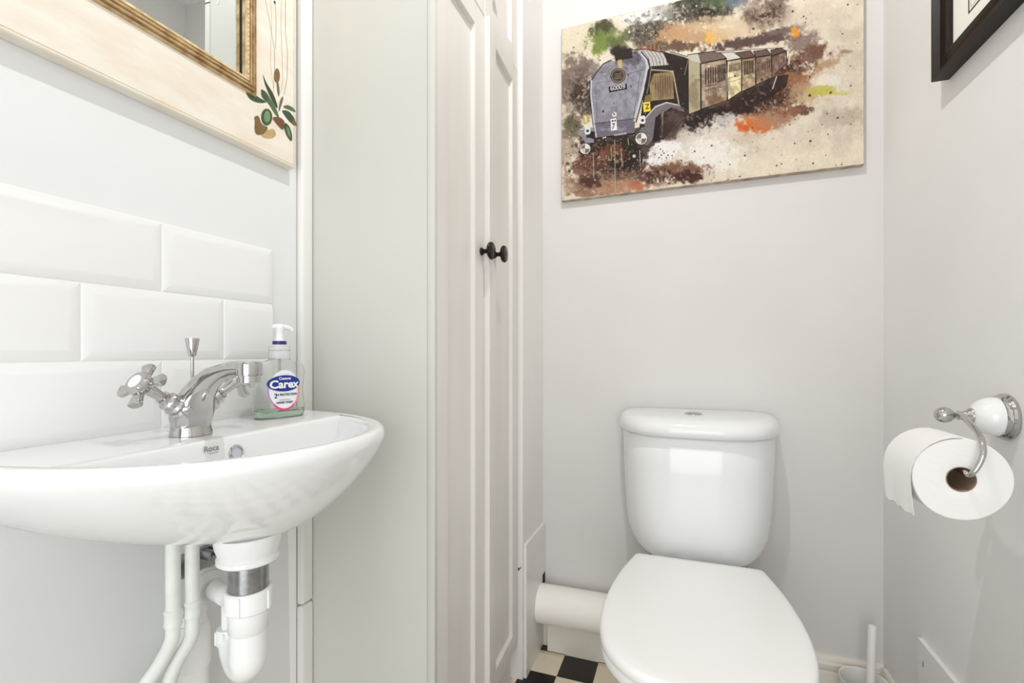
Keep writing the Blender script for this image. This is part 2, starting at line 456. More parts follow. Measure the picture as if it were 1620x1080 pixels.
m = MB(); m.lathe((TX + 0.104, TY, TZ + 0.0805), (0, 0, -1), [(0.0128, -0.001), (0.0132, 0.001), (0.0132, 0.008), (0.0115, 0.009), (0.011, 0.0085), (0.0001, 0.0085)], 32)
m.build('aerator', CHROME, tp)
for sg in (-1, 1):
    ax = Vector((0.04, 0.83 * sg, 0.56)).normalized()
    o = Vector((TX + 0.003, TY + sg * 0.008, TZ + 0.031))
    m = MB()
    m.lathe(o, ax, [(0.0125, 0.0), (0.0125, 0.016), (0.0135, 0.017), (0.0142, 0.019), (0.0142, 0.021), (0.0130, 0.0225), (0.0118, 0.024), (0.0122, 0.027), (0.0122, 0.032), (0.0105, 0.034), (0.0090, 0.036), (0.0088, 0.041), (0.0064, 0.0415), (0.0062, 0.0475)], 32)
    v_ = m.build('valve', CHROME, tp)
    h = o + ax * 0.0455
    m = MB()
    m.lathe(h, ax, [(0.0062, -0.001), (0.0066, 0.003), (0.0078, 0.016), (0.0105, 0.0235), (0.0150, 0.027), (0.0155, 0.030), (0.0140, 0.033), (0.0130, 0.035)], 32)
    u = ax.orthogonal().normalized(); vv = ax.cross(u)
    for k in range(4):
        a = PI / 4 + k * PI / 2 + 0.25
        dr = u * math.cos(a) + vv * math.sin(a); sd_ = ax.cross(dr)
        c0 = h + ax * 0.0245
        rr_ = []
        for (r_, wi, th) in ((0.004, 0.0048, 0.0045), (0.014, 0.0050, 0.0045), (0.022, 0.0064, 0.0050), (0.0275, 0.0078, 0.0054), (0.0290, 0.0074, 0.0050)):
            rr_.append([(c0 + dr * r_ + sd_ * (wi * math.copysign(abs(math.cos(t)) ** .6, math.cos(t))) + ax * (th * math.copysign(abs(math.sin(t)) ** .6, math.sin(t))))[:] for t in [2 * PI * q / 20 for q in range(20)]])
        m.loft(rr_)
    hd = m.build('handle', CHROME, tp, smooth=40)
    m = MB(); m.lathe(h, ax, [(0.0085, 0.0345), (0.0085, 0.0360), (0.0070, 0.0370), (0.0003, 0.0374)], 32)
    m.build('ceramic_index', CERAM, hd)
# little blind knob on the body between handle and spout
m = MB(); m.lathe((TX + 0.014, TY - 0.015, TZ + 0.036), (0.9, -0.42, 0.1), [(0.0075, -0.004), (0.0080, 0.002), (0.0070, 0.006), (0.0035, 0.0085), (0.0003, 0.009)], 24)
m.build('body_cap', CHROME, tp)
# pop-up rod
m = MB(); m.lathe((TX - 0.014, TY + 0.012, TZ), (0, 0, 1), [(0.0022, 0.02), (0.0022, 0.105), (0.0044, 0.1065), (0.0050, 0.108), (0.0088, 0.129), (0.0086, 0.1305), (0.0002, 0.131)], 24)
m.build('pop_up_rod', CHROME, tp)

# ------------------------------------------------------------------ soap bottle
SX, SY, SZ = -0.660, 0.645, 0.790
bt = thing('hand_wash_bottle', (SX, SY, SZ), 'clear pump bottle of pale green hand wash standing at the right end of the basin', 'bottle')
yawb = math.radians(14)
cb_, sb_ = math.cos(yawb), math.sin(yawb)
def BP(u, d_, z):      # u along the bottle's width, d_ out of its front, z up
    return (SX + d_ * cb_ + u * sb_ * 0.9, SY + u * cb_ - d_ * sb_, SZ + z)
prof_b = [(0.0, 0.040, 0.020), (0.002, 0.0430, 0.0225), (0.008, 0.0445, 0.0235), (0.020, 0.0440, 0.0230), (0.036, 0.0415, 0.0220), (0.050, 0.0405, 0.0218), (0.064, 0.0425, 0.0222), (0.076, 0.0445, 0.0225), (0.086, 0.0425, 0.0215), (0.092, 0.0365, 0.0190), (0.0955, 0.026, 0.0165), (0.098, 0.0175, 0.0150), (0.100, 0.0160, 0.0150)]
def bw(z):
    for a, b_ in zip(prof_b, prof_b[1:]):
        if z <= b_[0]:
            t = (z - a[0]) / (b_[0] - a[0]); return a[1] + (b_[1] - a[1]) * t, a[2] + (b_[2] - a[2]) * t
    return prof_b[-1][1:]
EB = 2.7
def bring(z, ins=0.0, n=56, zz=None):
    a, b_ = bw(z)
    return [BP(u, d_, z if zz is None else zz) for u, d_ in superell(0, 0, a - ins, b_ - ins, EB, n)]
CLEAR = M('clear_plastic', (252, 253, 252), 0.03, Transmission_Weight=1.0, IOR=1.14)
LIQ = M('pale_green_soap', (228, 246, 229), 0.1, Transmission_Weight=0.75, IOR=1.2)
zs = [0, .002, .005, .008, .014, .02, .028, .036, .044, .05, .057, .064, .07, .076, .081, .086, .089, .092, .0955, .098, .100]
m = MB()
outer = [bring(z) for z in zs]; inner = [bring(max(z, 0.0012), 0.0009, zz=max(z, 0.0014) if z < 0.1 else 0.0995) for z in zs]
m.loft(outer, True, False); n0 = len(m.v)
m.loft(inner[::-1], False, True)
# join the lips
n_ = 56; o0 = (len(zs) - 1) * n_; i0 = n0
m.add([], [])
for i in range(n_):
    j = (i + 1) % n_
    m.f.append([o0 + i, o0 + j, i0 + j, i0 + i]); m.m.append(0)
m.build('bottle_body', CLEAR, bt, smooth=50)
m = MB(); lr = random.Random(2)
top = []
R_ = [bring(max(z, 0.0015), 0.0014, zz=z) for z in (0.0018, 0.004, 0.008, 0.012)]
wob = [0.0015 * math.sin(i * .55) + 0.001 * math.sin(i * 1.7 + 1) for i in range(56)]
R_[-1] = [(x, y, z + wob[i]) for i, (x, y, z) in enumerate(R_[-1])]
m.loft(R_); m.build('liquid_soap', LIQ, bt, smooth=60)
FROST = M('frosted_cap', (238, 238, 240), 0.25, Transmission_Weight=0.35)
m = MB(); cc = BP(0, 0, 0)
m.lathe(cc, (0, 0, 1), [(0.0170, 0.0995), (0.0178, 0.1005), (0.0178, 0.112), (0.0168, 0.1135), (0.0178, 0.115), (0.0172, 0.1225), (0.0150, 0.124), (0.0115, 0.1245)], 40)
m.build('screw_cap', FROST, bt)
BLUE = M('label_blue', (22, 52, 140), 0.35)
NAVY = M('navy_collar', (30, 40, 120), 0.3)
m = MB(); m.lathe(cc, (0, 0, 1), [(0.0105, 0.1243), (0.0112, 0.125), (0.0112, 0.1300), (0.0105, 0.1305)], 32)
m.build('lock_collar', NAVY, bt)
m = MB(); m.lathe(cc, (0, 0, 1), [(0.0075, 0.1303), (0.0060, 0.136), (0.0055, 0.147), (0.0075, 0.1525), (0.0080, 0.156), (0.0070, 0.1585), (0.001, 0.159)], 28)
hz = 0.1535
m.tube([BP(-0.0125, 0, hz + 0.001), BP(-0.008, 0, hz + 0.0015), BP(0, 0, hz + 0.0015), BP(0.012, 0.000, hz + 0.001), BP(0.019, 0.000, hz - 0.0008), BP(0.0235, 0.0, hz - 0.004)], [0.0025, 0.0042, 0.0052, 0.0044, 0.0038, 0.0036], 16)
m.build('pump_head', M('pump_plastic', (246, 247, 248), 0.3), bt)
m = MB(); m.tube([BP(0, 0, 0.0125), BP(0, 0, 0.118)], 0.0023, 12, smooth=False)
m.build('dip_tube', FROST, bt)
# the printed label follows the bottle's front
def LS(u, z, off):
    a, b_ = bw(z)
    k = min(0.999, abs(u) / a)
    return BP(u, b_ * (1 - k ** EB) ** (1 / EB) + off, z)
def disc(mb, mat, cu, cz, ru, rz, off, inner=None, a0=0, a1=2 * PI, n=48):
    mb.mat(mat)
    rs = [0, .35, .7, 1.0] if inner is None else [inner, 1.0]
    vs = []; fs = []
    for r_ in rs:
        for i in range(n + 1):
            a = a0 + (a1 - a0) * i / n
            vs.append(LS(cu + ru * r_ * math.cos(a), cz + rz * r_ * math.sin(a), off))
    for k in range(len(rs) - 1):
        for i in range(n): fs.append([k * (n + 1) + i, k * (n + 1) + i + 1, (k + 1) * (n + 1) + i + 1, (k + 1) * (n + 1) + i])
    mb.add(vs, fs)
def ltext(mb, mat, s_, size, cu, cz, off, bold=0, sx=1.0):
    mb.mat(mat); vs, fs = text_mesh(s_, size, bold)
    mb.add([LS(cu + v[0] * sx, cz + v[1], off) for v in vs], fs)
LWHITE = M('label_white', (240, 240, 244), 0.4); WHITEI = M('white_lettering', (250, 250, 250), 0.5)
PINK = M('label_pink', (226, 70, 130), 0.4); LILAC = M('label_lilac', (178, 150, 205), 0.4); CORAL = M('label_coral', (240, 150, 140), 0.4); NAVYI = M('label_navy_ink', (50, 52, 110), 0.5)
m = MB()
lz = 0.047
disc(m, LWHITE, -0.004, lz, 0.0280, 0.034, 0.0004)
for a0, a1, mt in ((PI * 0.95, PI * 1.25, LILAC), (PI * 1.25, PI * 1.72, PINK), (PI * 1.72, PI * 2.05, CORAL)):
    disc(m, mt, -0.004, lz, 0.0283, 0.0343, 0.0007, inner=0.90, a0=a0, a1=a1, n=24)
disc(m, BLUE, -0.004, 0.0585, 0.0292, 0.0137, 0.0010)
ltext(m, WHITEI, 'Carex', 0.0185, -0.004, 0.0565, 0.0013, 0.0006, 1.10)
ltext(m, WHITEI, 'Cussons', 0.0062, -0.004, 0.0667, 0.0013, 0.0002)
ltext(m, NAVYI, '2', 0.0110, -0.0195, 0.0375, 0.0009, 0.0002)
ltext(m, NAVYI, 'H PROTECTION', 0.0052, 0.0005, 0.0392, 0.0009, 0.0002)
ltext(m, NAVYI, 'ANTIBACTERIAL', 0.0026, -0.004, 0.0305, 0.0009)
ltext(m, NAVYI, 'HAND WASH', 0.0048, -0.004, 0.0262, 0.0009, 0.0002)
m.build('label', None, bt, smooth=60, fix=False)

# ------------------------------------------------------------------ pipework below the basin
def collar(mb, c, ax, r, h, ribs=0):
    mb.lathe(c, ax, [(r * .93, 0), (r, h * .08), (r, h * .92), (r * .93, h)], 36)
    for k in range(ribs):
        a = 2 * PI * k / ribs
        c_ = Vector(c) + Vector((math.cos(a) * r, math.sin(a) * r, 0))
        mb.box(c_.x - .0016, c_.x + .0016, c_.y - .0016, c_.y + .0016, c_.z + h * .08, c_.z + h * .92, .0006, 1)
wt = thing('basin_waste_trap', (DX, DY, 0.48), 'white plastic U-bend waste trap with a chromed tail under the basin', 'waste trap')
m = MB(); m.lathe((DX, DY, 0.594), (0, 0, 1), [(0.0235, 0.0), (0.0235, 0.046)], 40)
m.build('tail', STEEL, wt)
m = MB(); collar(m, (DX, DY, 0.573), (0, 0, 1), 0.0278, 0.027, 0)
for a_ in (-1.1, 0.2, 2.0, 3.6):
    c_ = Vector((DX + math.cos(a_) * 0.0280, DY + math.sin(a_) * 0.0280, 0.575))
    m.box(c_.x - .0014, c_.x + .0014, c_.y - .0014, c_.y + .0014, c_.z, c_.z + .023, .0005, 1)
m.build('union_nut', PIPEW, wt, smooth=30)
UX, UY = -0.600, 0.4947
m = MB()
pts = [(DX, DY, 0.577), (DX, DY, 0.545), (DX, DY, 0.512)]
for k in range(1, 8):
    a = PI * k / 8
    pts.append((DX + (UX - DX) * (1 - math.cos(a)) / 2, DY + (UY - DY) * (1 - math.cos(a)) / 2, 0.512 - 0.026 * math.sin(a)))
m.tube(pts + [(UX, UY, 0.500), (UX, UY, 0.512)][1:], [0.0218, 0.0218, 0.0218] + [0.0218 - 0.0014 * k for k in range(1, 8)] + [0.0105], 28, steps=4)
m.lathe((DX, DY, 0.546), (0, 0, 1), [(0.0222, 0), (0.0232, 0.001), (0.0232, 0.026)], 36, False, False)
m.build('u_bend', PIPEW, wt, smooth=50)
m = MB(); collar(m, (UX, UY, 0.496), (0, 0, 1), 0.0135, 0.022, 6)
m.build('outlet_nut', PIPEW, wt, smooth=30)
m = MB(); m.tube([(UX, UY, 0.505), (UX, UY, 0.548), (UX, UY, 0.566)], 0.0072, 20, smooth=False)
m.tube([(UX + 0.010, UY - 0.004, 0.560), (UX - 0.004, UY + 0.002, 0.5605), (UX - 0.020, UY + 0.010, 0.558), (UX - 0.046, UY + 0.022, 0.553)], [0.0115, 0.0138, 0.0145, 0.0150], 24, steps=5)
m.build('outlet_pipe', PIPEW, wt, smooth=50)
ej = Vector((UX - 0.078, UY + 0.034, 0.551))
bl = thing('soil_branch_pipe', (ej.x, ej.y, 0.0), 'white painted branch waste pipe standing behind the two supply pipes', 'pipe')
m = MB(); m.lathe(ej - Vector((0.006, 0, 0)), (1, -0.42, 0.05), [(0.0225, 0), (0.0245, 0.003), (0.0245, 0.009), (0.0220, 0.011), (0.0220, 0.014), (0.0240, 0.016), (0.0240, 0.023), (0.0210, 0.026), (0.0190, 0.031), (0.0165, 0.034)], 36)
m.build('socket', PIPEP, bl)
sx0, sy0 = -0.690, 0.512
m = MB(); m.tube([(sx0, sy0 + 0.010, 0.560), (sx0, sy0 + 0.006, 0.53), (sx0, sy0, 0.50)], 0.0155, 24, smooth=False)
m.tube([(sx0, sy0 + 0.003, 0.510), (sx0, sy0, 0.490), (sx0, sy0, 0.440), (sx0, sy0, 0.434)], [0.0150, 0.0225, 0.0240, 0.0225], 24, smooth=False)
m.tube([(sx0, sy0, 0.50), (sx0, sy0, 0.0)], 0.0205, 24, smooth=False)
m.build('standpipe', PIPEW, bl, smooth=50)
# metal bracket with a hose clip above the branch socket
bk = thing('basin_bracket', (XL, 0.50, 0.59), 'dull steel bracket fixed to the wall under the basin', 'bracket')
m = MB(); m.box(XL + 0.0005, XL + 0.005, 0.512, 0.600, 0.556, 0.592, 0.001); m.box(XL + 0.004, -0.690, 0.540, 0.544, 0.578, 0.591, 0.001); m.box(XL + 0.004, -0.660, 0.560, 0.564, 0.576, 0.590, 0.001)
m.build('bracket_plate', STEEL, bk)
m = MB(); m.lathe((-0.680, 0.552, 0.586), (1, 0, 0), [(0.004, -0.042), (0.004, 0.0)], 14); m.lathe((-0.684, 0.552, 0.586), (1, 0, 0), [(0.009, 0), (0.009, 0.006)], 6)
m.build('bolt', STEEL, bk)

def supply(loc, pts, label, jz, r=0.0088):
    t = thing('supply_pipe', loc, label, 'pipe', None)
    m = MB(); m.tube(pts, r, 18, steps=6); m.build('pipe_run', PIPEP, t, smooth=60)
    j = MB(); x, y = pts[0][0], pts[0][1]
    j.lathe((x, y, jz), (0, 0, 1), [(r, 0), (r + .0016, .001), (r + .0019, .004), (r + .0012, .0055), (r + .0012, .017), (r + .0019, .0185), (r + .0016, .022), (r, .0235)], 24)
    j.build('solder_joint', PIPEP, t)
    return t
supply((-0.640, 0.4476, 0.0), [(-0.640, 0.4476, 0.667), (-0.640, 0.4476, 0.60), (-0.640, 0.4476, 0.535), (-0.642, 0.446, 0.515), (-0.655, 0.438, 0.485), (-0.672, 0.428, 0.455), (-0.680, 0.422, 0.42), (-0.681, 0.421, 0.30), (-0.681, 0.421, 0.0)],
       'left one of two white painted supply pipes bending under the basin', 0.537)
supply((-0.632, 0.4680, 0.0), [(-0.632, 0.4680, 0.667), (-0.632, 0.4680, 0.60), (-0.632, 0.4680, 0.535), (-0.634, 0.467, 0.512), (-0.646, 0.459, 0.485), (-0.655, 0.453, 0.455), (-0.658, 0.450, 0.42), (-0.659, 0.449, 0.30), (-0.659, 0.449, 0.0)],
       'right one of two white painted supply pipes bending under the basin', 0.541)

# ------------------------------------------------------------------ mirror
MX = -0.704
MY0, MY1, MZ0, MZ1 = 0.215, 0.727, 1.2535, 1.95
mr = thing('wall_mirror', (XL, 0.47, MZ0), 'mirror in a cream painted frame with gold moulding and painted flowers above the basin', 'mirror')
FW = 0.092
m = MB()
def mring(i, x): return [(x, MY0 + i, MZ0 + i), (x, MY1 - i, MZ0 + i), (x, MY1 - i, MZ1 - i), (x, MY0 + i, MZ1 - i)]
m.loft([mring(0, XL + 0.0005), mring(0, MX - 0.0025), mring(0.0012, MX - 0.0005), mring(0.0025, MX), mring(FW + 0.004, MX), mring(FW + 0.004, XL + 0.0005)], False, False)
m.build('painted_frame', CREAMF, mr, smooth=20)
m = MB()
i0_ = FW - 0.001
steps_ = [(0, 0.0), (0.0010, 0.0030), (0.0030, 0.0048), (0.0046, 0.0010), (0.0058, 0.0010), (0.0072, 0.0056), (0.0095, 0.0064), (0.0107, 0.0025), (0.0117, 0.0025), (0.0130, 0.0068), (0.0152, 0.0074), (0.0163, 0.0040), (0.0173, 0.0040), (0.0185, 0.0064), (0.0222, 0.0060), (0.0235, 0.0030), (0.0238, -0.0040), (0.0242, -0.0130)]
for q_, (u_, v_) in enumerate(zip(steps_, steps_[1:])):
    m.mat(DARK if q_ == 16 else GOLDD if q_ in (3, 7, 11) else (GOLDL if q_ in (13, 14) else GOLD))
    m.loft([mring(i0_ + u_[0], MX + u_[1]), mring(i0_ + v_[0], MX + v_[1])], False, False)
m.build('gold_moulding', None, mr, smooth=0)
# beading on the inner lip
m = MB()
def bead(y, z, dy, dz):
    m.box(MX + 0.0055, MX + 0.0078, y - dy, y + dy, z - dz, z + dz, 0.0006, 1)
z = MZ0 + i0_ + 0.022
ly, lz_ = MY1 - i0_ - 0.021, MZ0 + i0_ + 0.021
for k in range(60):
    bead(ly, lz_ + 0.0035 + k * 0.0078, 0.0011, 0.0022)
m.build('beading', M('pale_gold_bead', (238, 205, 150), 0.35, metal=0.3), mr, smooth=40)
m = MB(); a_ = i0_ + 0.0235
gx0, gx1 = MX - 0.0008, MX - 0.0070      # the glass sits slightly skewed in its rebate
m.loft([[(gx0 + d_, MY0 + a_, MZ0 + a_), (gx1 + d_, MY1 - a_, MZ0 + a_), (gx1 + d_, MY1 - a_, MZ1 - a_), (gx0 + d_, MY0 + a_, MZ1 - a_)] for d_ in (0.0, -0.003)])
m.build('mirror_glass', MIRROR, mr, smooth=0)
# painted plant on the lower right corner of the frame (Y, Z on the frame's face)
LEAVES = [
  ([196, 168, 120], [(0.6458, 1.2842), (0.6563, 1.295), (0.6735, 1.3085), (0.6815, 1.2995), (0.6713, 1.2873), (0.6521, 1.2807)]),
  ([52, 66, 48], [(0.65, 1.3965), (0.6571, 1.383), (0.6744, 1.3709), (0.6842, 1.3526), (0.6815, 1.3459), (0.667, 1.3601), (0.6542, 1.378)]),
  ([88, 112, 70], [(0.6458, 1.365), (0.6584, 1.3663), (0.6713, 1.3552), (0.6833, 1.3432), (0.6878, 1.3327), (0.6779, 1.3335), (0.6627, 1.3474), (0.6479, 1.3506)]),
  ([62, 84, 58], [(0.6139, 1.3442), (0.6316, 1.3492), (0.6458, 1.3478), (0.6614, 1.3489), (0.6438, 1.3382), (0.6237, 1.3344)]),
  ([62, 84, 58], [(0.6458, 1.365), (0.6529, 1.3662), (0.6627, 1.358), (0.6614, 1.3503), (0.65, 1.3499)]),
  ([110, 108, 84], [(0.6806, 1.3962), (0.6851, 1.3986), (0.6887, 1.3818), (0.686, 1.3696), (0.6824, 1.3785)]),
  ([110, 108, 84], [(0.6951, 1.3778), (0.6969, 1.3733), (0.6923, 1.3583), (0.6869, 1.3431), (0.6851, 1.3476), (0.6887, 1.3656)]),
  ([126, 98, 52], [(0.6887, 1.4113), (0.688, 1.405), (0.6861, 1.3992), (0.6834, 1.3952), (0.6804, 1.3936), (0.6778, 1.3948), (0.6759, 1.3985), (0.6753, 1.404), (0.6759, 1.4102), (0.6778, 1.4159), (0.6804, 1.42), (0.6834, 1.4217), (0.6861, 1.4206), (0.688, 1.4168)]),
  ([126, 98, 52], [(0.6316, 1.3093), (0.6417, 1.3167), (0.6479, 1.3023), (0.6639, 1.3053), (0.6521, 1.2869), (0.6356, 1.2792), (0.6324, 1.292), (0.6348, 1.2999)]),
  ([62, 84, 58], [(0.6713, 1.3269), (0.6701, 1.3196), (0.6666, 1.3126), (0.6616, 1.3074), (0.6561, 1.305), (0.6512, 1.3058), (0.6478, 1.3095), (0.6466, 1.3156), (0.6478, 1.3227), (0.6512, 1.3295), (0.6561, 1.3348), (0.6616, 1.3374), (0.6666, 1.3368), (0.6701, 1.3331)]),
  ([120, 150, 105], [(0.6665, 1.3254), (0.6658, 1.3205), (0.6639, 1.316), (0.6612, 1.3127), (0.6581, 1.3114), (0.6554, 1.3122), (0.6536, 1.3149), (0.6529, 1.3191), (0.6536, 1.3239), (0.6554, 1.3284), (0.6581, 1.3317), (0.6612, 1.3332), (0.6639, 1.3325), (0.6658, 1.3297)]),
  ([62, 84, 58], [(0.6914, 1.3496), (0.71, 1.3566), (0.7235, 1.3491), (0.7294, 1.3387), (0.7148, 1.3351), (0.7006, 1.3423)]),
  ([126, 98, 52], [(0.7148, 1.3351), (0.7235, 1.3491), (0.7303, 1.3373), (0.7244, 1.3346)]),
  ([88, 112, 70], [(0.6937, 1.3561), (0.7053, 1.3661), (0.7196, 1.3678), (0.7294, 1.362), (0.71, 1.3588)]),
  ([62, 84, 58], [(0.6992, 1.3307), (0.711, 1.3286), (0.7181, 1.3151), (0.7172, 1.2999), (0.7053, 1.306), (0.6983, 1.3176)]),
  ([120, 150, 105], [(0.7034, 1.3253), (0.71, 1.3227), (0.7148, 1.3063), (0.7072, 1.3104)]),
  ([120, 78, 48], [(0.6691, 1.3259), (0.6869, 1.3348), (0.7006, 1.3324), (0.6969, 1.3126), (0.6824, 1.3177)]),
  ([52, 66, 48], [(0.6735, 1.5387), (0.677, 1.5419), (0.6792, 1.5381), (0.6766, 1.5348)])]
STEMS = [
  (0.00035, [96, 84, 66], [(0.6562, 1.5286), (0.6635, 1.5052), (0.6703, 1.4779), (0.6763, 1.4529), (0.6769, 1.4212), (0.6753, 1.398), (0.6743, 1.3719)]),
  (0.00025, [150, 138, 120], [(0.6684, 1.537), (0.6703, 1.4986), (0.6684, 1.4577), (0.667, 1.4252), (0.6713, 1.3959), (0.6743, 1.3815)]),
  (0.00035, [110, 96, 76], [(0.6782, 1.5366), (0.6802, 1.505), (0.6788, 1.4544)]),
  (0.0003, [130, 116, 96], [(0.6924, 1.5536), (0.6914, 1.5041), (0.6945, 1.4409), (0.6959, 1.4091), (0.6914, 1.3806)]),
  (0.0004, [104, 88, 66], [(0.7018, 1.56), (0.7018, 1.5025), (0.7071, 1.4613), (0.7056, 1.4142), (0.6986, 1.3818)])]
m = MB()
cols = {}
def leafmat(c):
    if c not in cols: cols[c] = M('painted_%d_%d_%d' % c, c, 0.6, var=0.25, scale=120)
    return cols[c]
def flat(poly, c, off):
    m.mat(leafmat(c))
    bm = bmesh.new()
    vs = [bm.verts.new((MX + off, y, z)) for y, z in poly]
    fc = bm.faces.new(vs)
    bmesh.ops.triangulate(bm, faces=[fc])
    m.bm_add(bm)
def rounded(p):
    for _ in range(2):
        q = []
        for a, b_ in zip(p, p[1:] + p[:1]):
            q += [(a[0] * .78 + b_[0] * .22, a[1] * .78 + b_[1] * .22), (a[0] * .22 + b_[0] * .78, a[1] * .22 + b_[1] * .78)]
        p = q
    return p
for k, (c, poly) in enumerate(LEAVES): flat(rounded(poly), tuple(c), 0.0002 + 0.00004 * k)
for wd, c, ln in STEMS:
    for (a, b_) in zip(ln, ln[1:]):
        dy, dz = b_[0] - a[0], b_[1] - a[1]; L_ = math.hypot(dy, dz) or 1; ny, nz = -dz / L_ * wd, dy / L_ * wd
        flat([(a[0] + ny, a[1] + nz), (b_[0] + ny, b_[1] + nz), (b_[0] - ny, b_[1] - nz), (a[0] - ny, a[1] - nz)], tuple(c), 0.00015)
m.build('painted_plant', None, mr, smooth=0, fix=False)
m = MB()
m.box(MX - 0.0001, MX + 0.0002, MY1 - 0.0048, MY1 - 0.0040, MZ0 + 0.004, MZ1 - 0.004); m.box(MX - 0.0001, MX + 0.0002, MY0 + 0.004, MY1 - 0.004, MZ0 + 0.0045, MZ0 + 0.0053)
m.build('edge_line', M('ochre_edge_line', (214, 180, 140), 0.6, var=0.3, scale=50), mr, smooth=0)

# ------------------------------------------------------------------ black framed print on the right wall
FX = 0.440
fy1, fz0, fy0, fz1 = 1.131, 1.4145, 0.62, 2.0
pf = thing('framed_print', (XR, 0.88, fz0), 'black framed print with a white mount high on the right wall', 'picture')
def pring(i, x): return [(x, fy1 - i, fz0 + i), (x, fy0 + i, fz0 + i), (x, fy0 + i, fz1 - i), (x, fy1 - i, fz1 - i)]
m = MB()
m.loft([pring(0, XR - 0.0005), pring(0, FX + 0.0008), pring(0.0010, FX), pring(0.005, FX + 0.0002), pring(0.0065, FX + 0.003), pring(0.010, FX + 0.010), pring(0.026, FX + 0.013), pring(0.030, FX + 0.010), pring(0.036, FX + 0.0085), pring(0.038, FX + 0.014), pring(0.038, XR - 0.0005)], False, False)
m.build('frame', BLACKF, pf, smooth=25)
m = MB(); m.box(XR - 0.010, XR - 0.001, fy0 + 0.037, fy1 - 0.037, fz0 + 0.037, fz1 - 0.037)
m.build('mount', MOUNT, pf, smooth=0)
m = MB(); qy, qz = 1.043, 1.482
XM = XR - 0.0101
def lineframe(mb, i, wd, mat, off):
    mb.mat(mat)
    y1, y0, z0, z1 = qy - i, fy0 + (fy1 - qy) + i, qz + i, fz1 - (qz - fz0) - i
    for (a, b_, c, d_) in ((y1 - wd, y1, z0, z1), (y0, y0 + wd, z0, z1), (y0, y1, z0, z0 + wd), (y0, y1, z1 - wd, z1)):
        mb.box(XM - off, XM, a, b_, c, d_)
lineframe(m, 0, 0.0028, INK, 0.0003); lineframe(m, 0.007, 0.0010, BUFF, 0.0002)
m.build('ruled_border', None, pf, smooth=0)
m = MB(); m.box(XM - 0.0003, XM, fy0 + 0.15, qy - 0.06, qz + 0.07, fz1 - 0.14)
m.build('print_sheet', PAGE, pf, smooth=0)

# ------------------------------------------------------------------ toilet
TC = 0.026
wc = thing('toilet', (TC, 1.1, 0), 'white close-coupled toilet with its lid closed against the back wall', 'toilet')
NT = 72
def cis(w_, yf, z, e=3.4, yb=YB - 0.002, n=NT):
    """cistern outline: straight back, bowed front"""
    out = []
    for i in range(n):
        t = PI * i / (n - 1)
        c, s_ = math.cos(t), math.sin(t)
        out.append((TC + w_ * math.copysign(abs(c) ** (2 / e), c), yb - (yb - yf) * abs(s_) ** (2 / 2.5), z))
    return out
m = MB()
R_ = []
for w_, yf, z in ((0.110, 1.300, 0.366), (0.128, 1.285, 0.368), (0.140, 1.272, 0.374), (0.152, 1.262, 0.386), (0.163, 1.254, 0.402), (0.171, 1.249, 0.422), (0.1765, 1.246, 0.445), (0.180, 1.244, 0.475), (0.1835, 1.242, 0.53), (0.187, 1.240, 0.62), (0.1885, 1.239, 0.688), (0.1850, 1.243, 0.692)):
    R_.append(cis(w_ + 0.005, yf, z))
m.loft(R_); m.build('cistern', CERAM, wc, smooth=50)
m = MB()
R_ = [cis(w_ + 0.006, y_, z_) for w_, y_, z_ in ((0.186, 1.243, 0.692), (0.1885, 1.234, 0.693), (0.1945, 1.225, 0.697), (0.1965, 1.222, 0.704), (0.1970, 1.221, 0.712), (0.1955, 1.224, 0.722), (0.1900, 1.232, 0.731), (0.180, 1.245, 0.737), (0.160, 1.268, 0.740), (0.10, 1.32, 0.7415))]
m.loft(R_); m.build('cistern_lid', CERAM, wc, smooth=50)
bx, by = 0.020, 1.335
m = MB(); m.lathe((bx, by, 0.7400), (0, 0, 1), [(0.0225, 0), (0.0225, 0.002), (0.0205, 0.0042), (0.0165, 0.0042), (0.0160, 0.003), (0.0155, 0.0045), (0.012, 0.0060), (0.0001, 0.0062)], 36)
m.build('flush_button', CHROME, wc)
# seat / lid outline
def lidring(s_, z, front=0.745, dy=0.0, back=1.222, ins=0.0):
    """pointed-oval lid: straight back edge, widest at two thirds"""
    out = []; half = []
    pts = [(0.0, back), (0.132, back), (0.141, back - 0.004), (0.152, 1.175), (0.166, 1.105), (0.1755, 1.03), (0.1790, 0.965), (0.1775, 0.915), (0.171, 0.868), (0.158, 0.825), (0.132, 0.787), (0.098, 0.760), (0.055, 0.746), (0.0, 0.741)]
    P = []
    for i in range(len(pts) - 1):
        p0 = pts[max(i - 1, 0)]; p1 = pts[i]; p2 = pts[i + 1]; p3 = pts[min(i + 2, len(pts) - 1)]
        lin_ = i < 2
        for k in range(5):
            t = k / 5
            if lin_: P.append((p1[0] + (p2[0] - p1[0]) * t, p1[1] + (p2[1] - p1[1]) * t)); continue
            P.append(tuple(0.5 * (2 * p1[q] + (p2[q] - p0[q]) * t + (2 * p0[q] - 5 * p1[q] + 4 * p2[q] - p3[q]) * t * t + (3 * p1[q] - p0[q] - 3 * p2[q] + p3[q]) * t ** 3) for q in (0, 1)))
    P.append(pts[-1])
    full = P + [(-x, y) for x, y in P[-2:0:-1]]
    cy = 0.98
    return [(TC + x * s_ - ins * 0, cy + (y - cy) * s_ + dy, z) for x, y in full]
m = MB()
m.loft([lidring(0.975, 0.3895), lidring(0.990, 0.3900), lidring(0.9985, 0.393), lidring(1.0, 0.398), lidring(0.997, 0.403), lidring(0.985, 0.4075), lidring(0.965, 0.4095), lidring(0.90, 0.4105), lidring(0.55, 0.4115)])
m.build('lid', SEATM, wc, smooth=50)
m = MB()
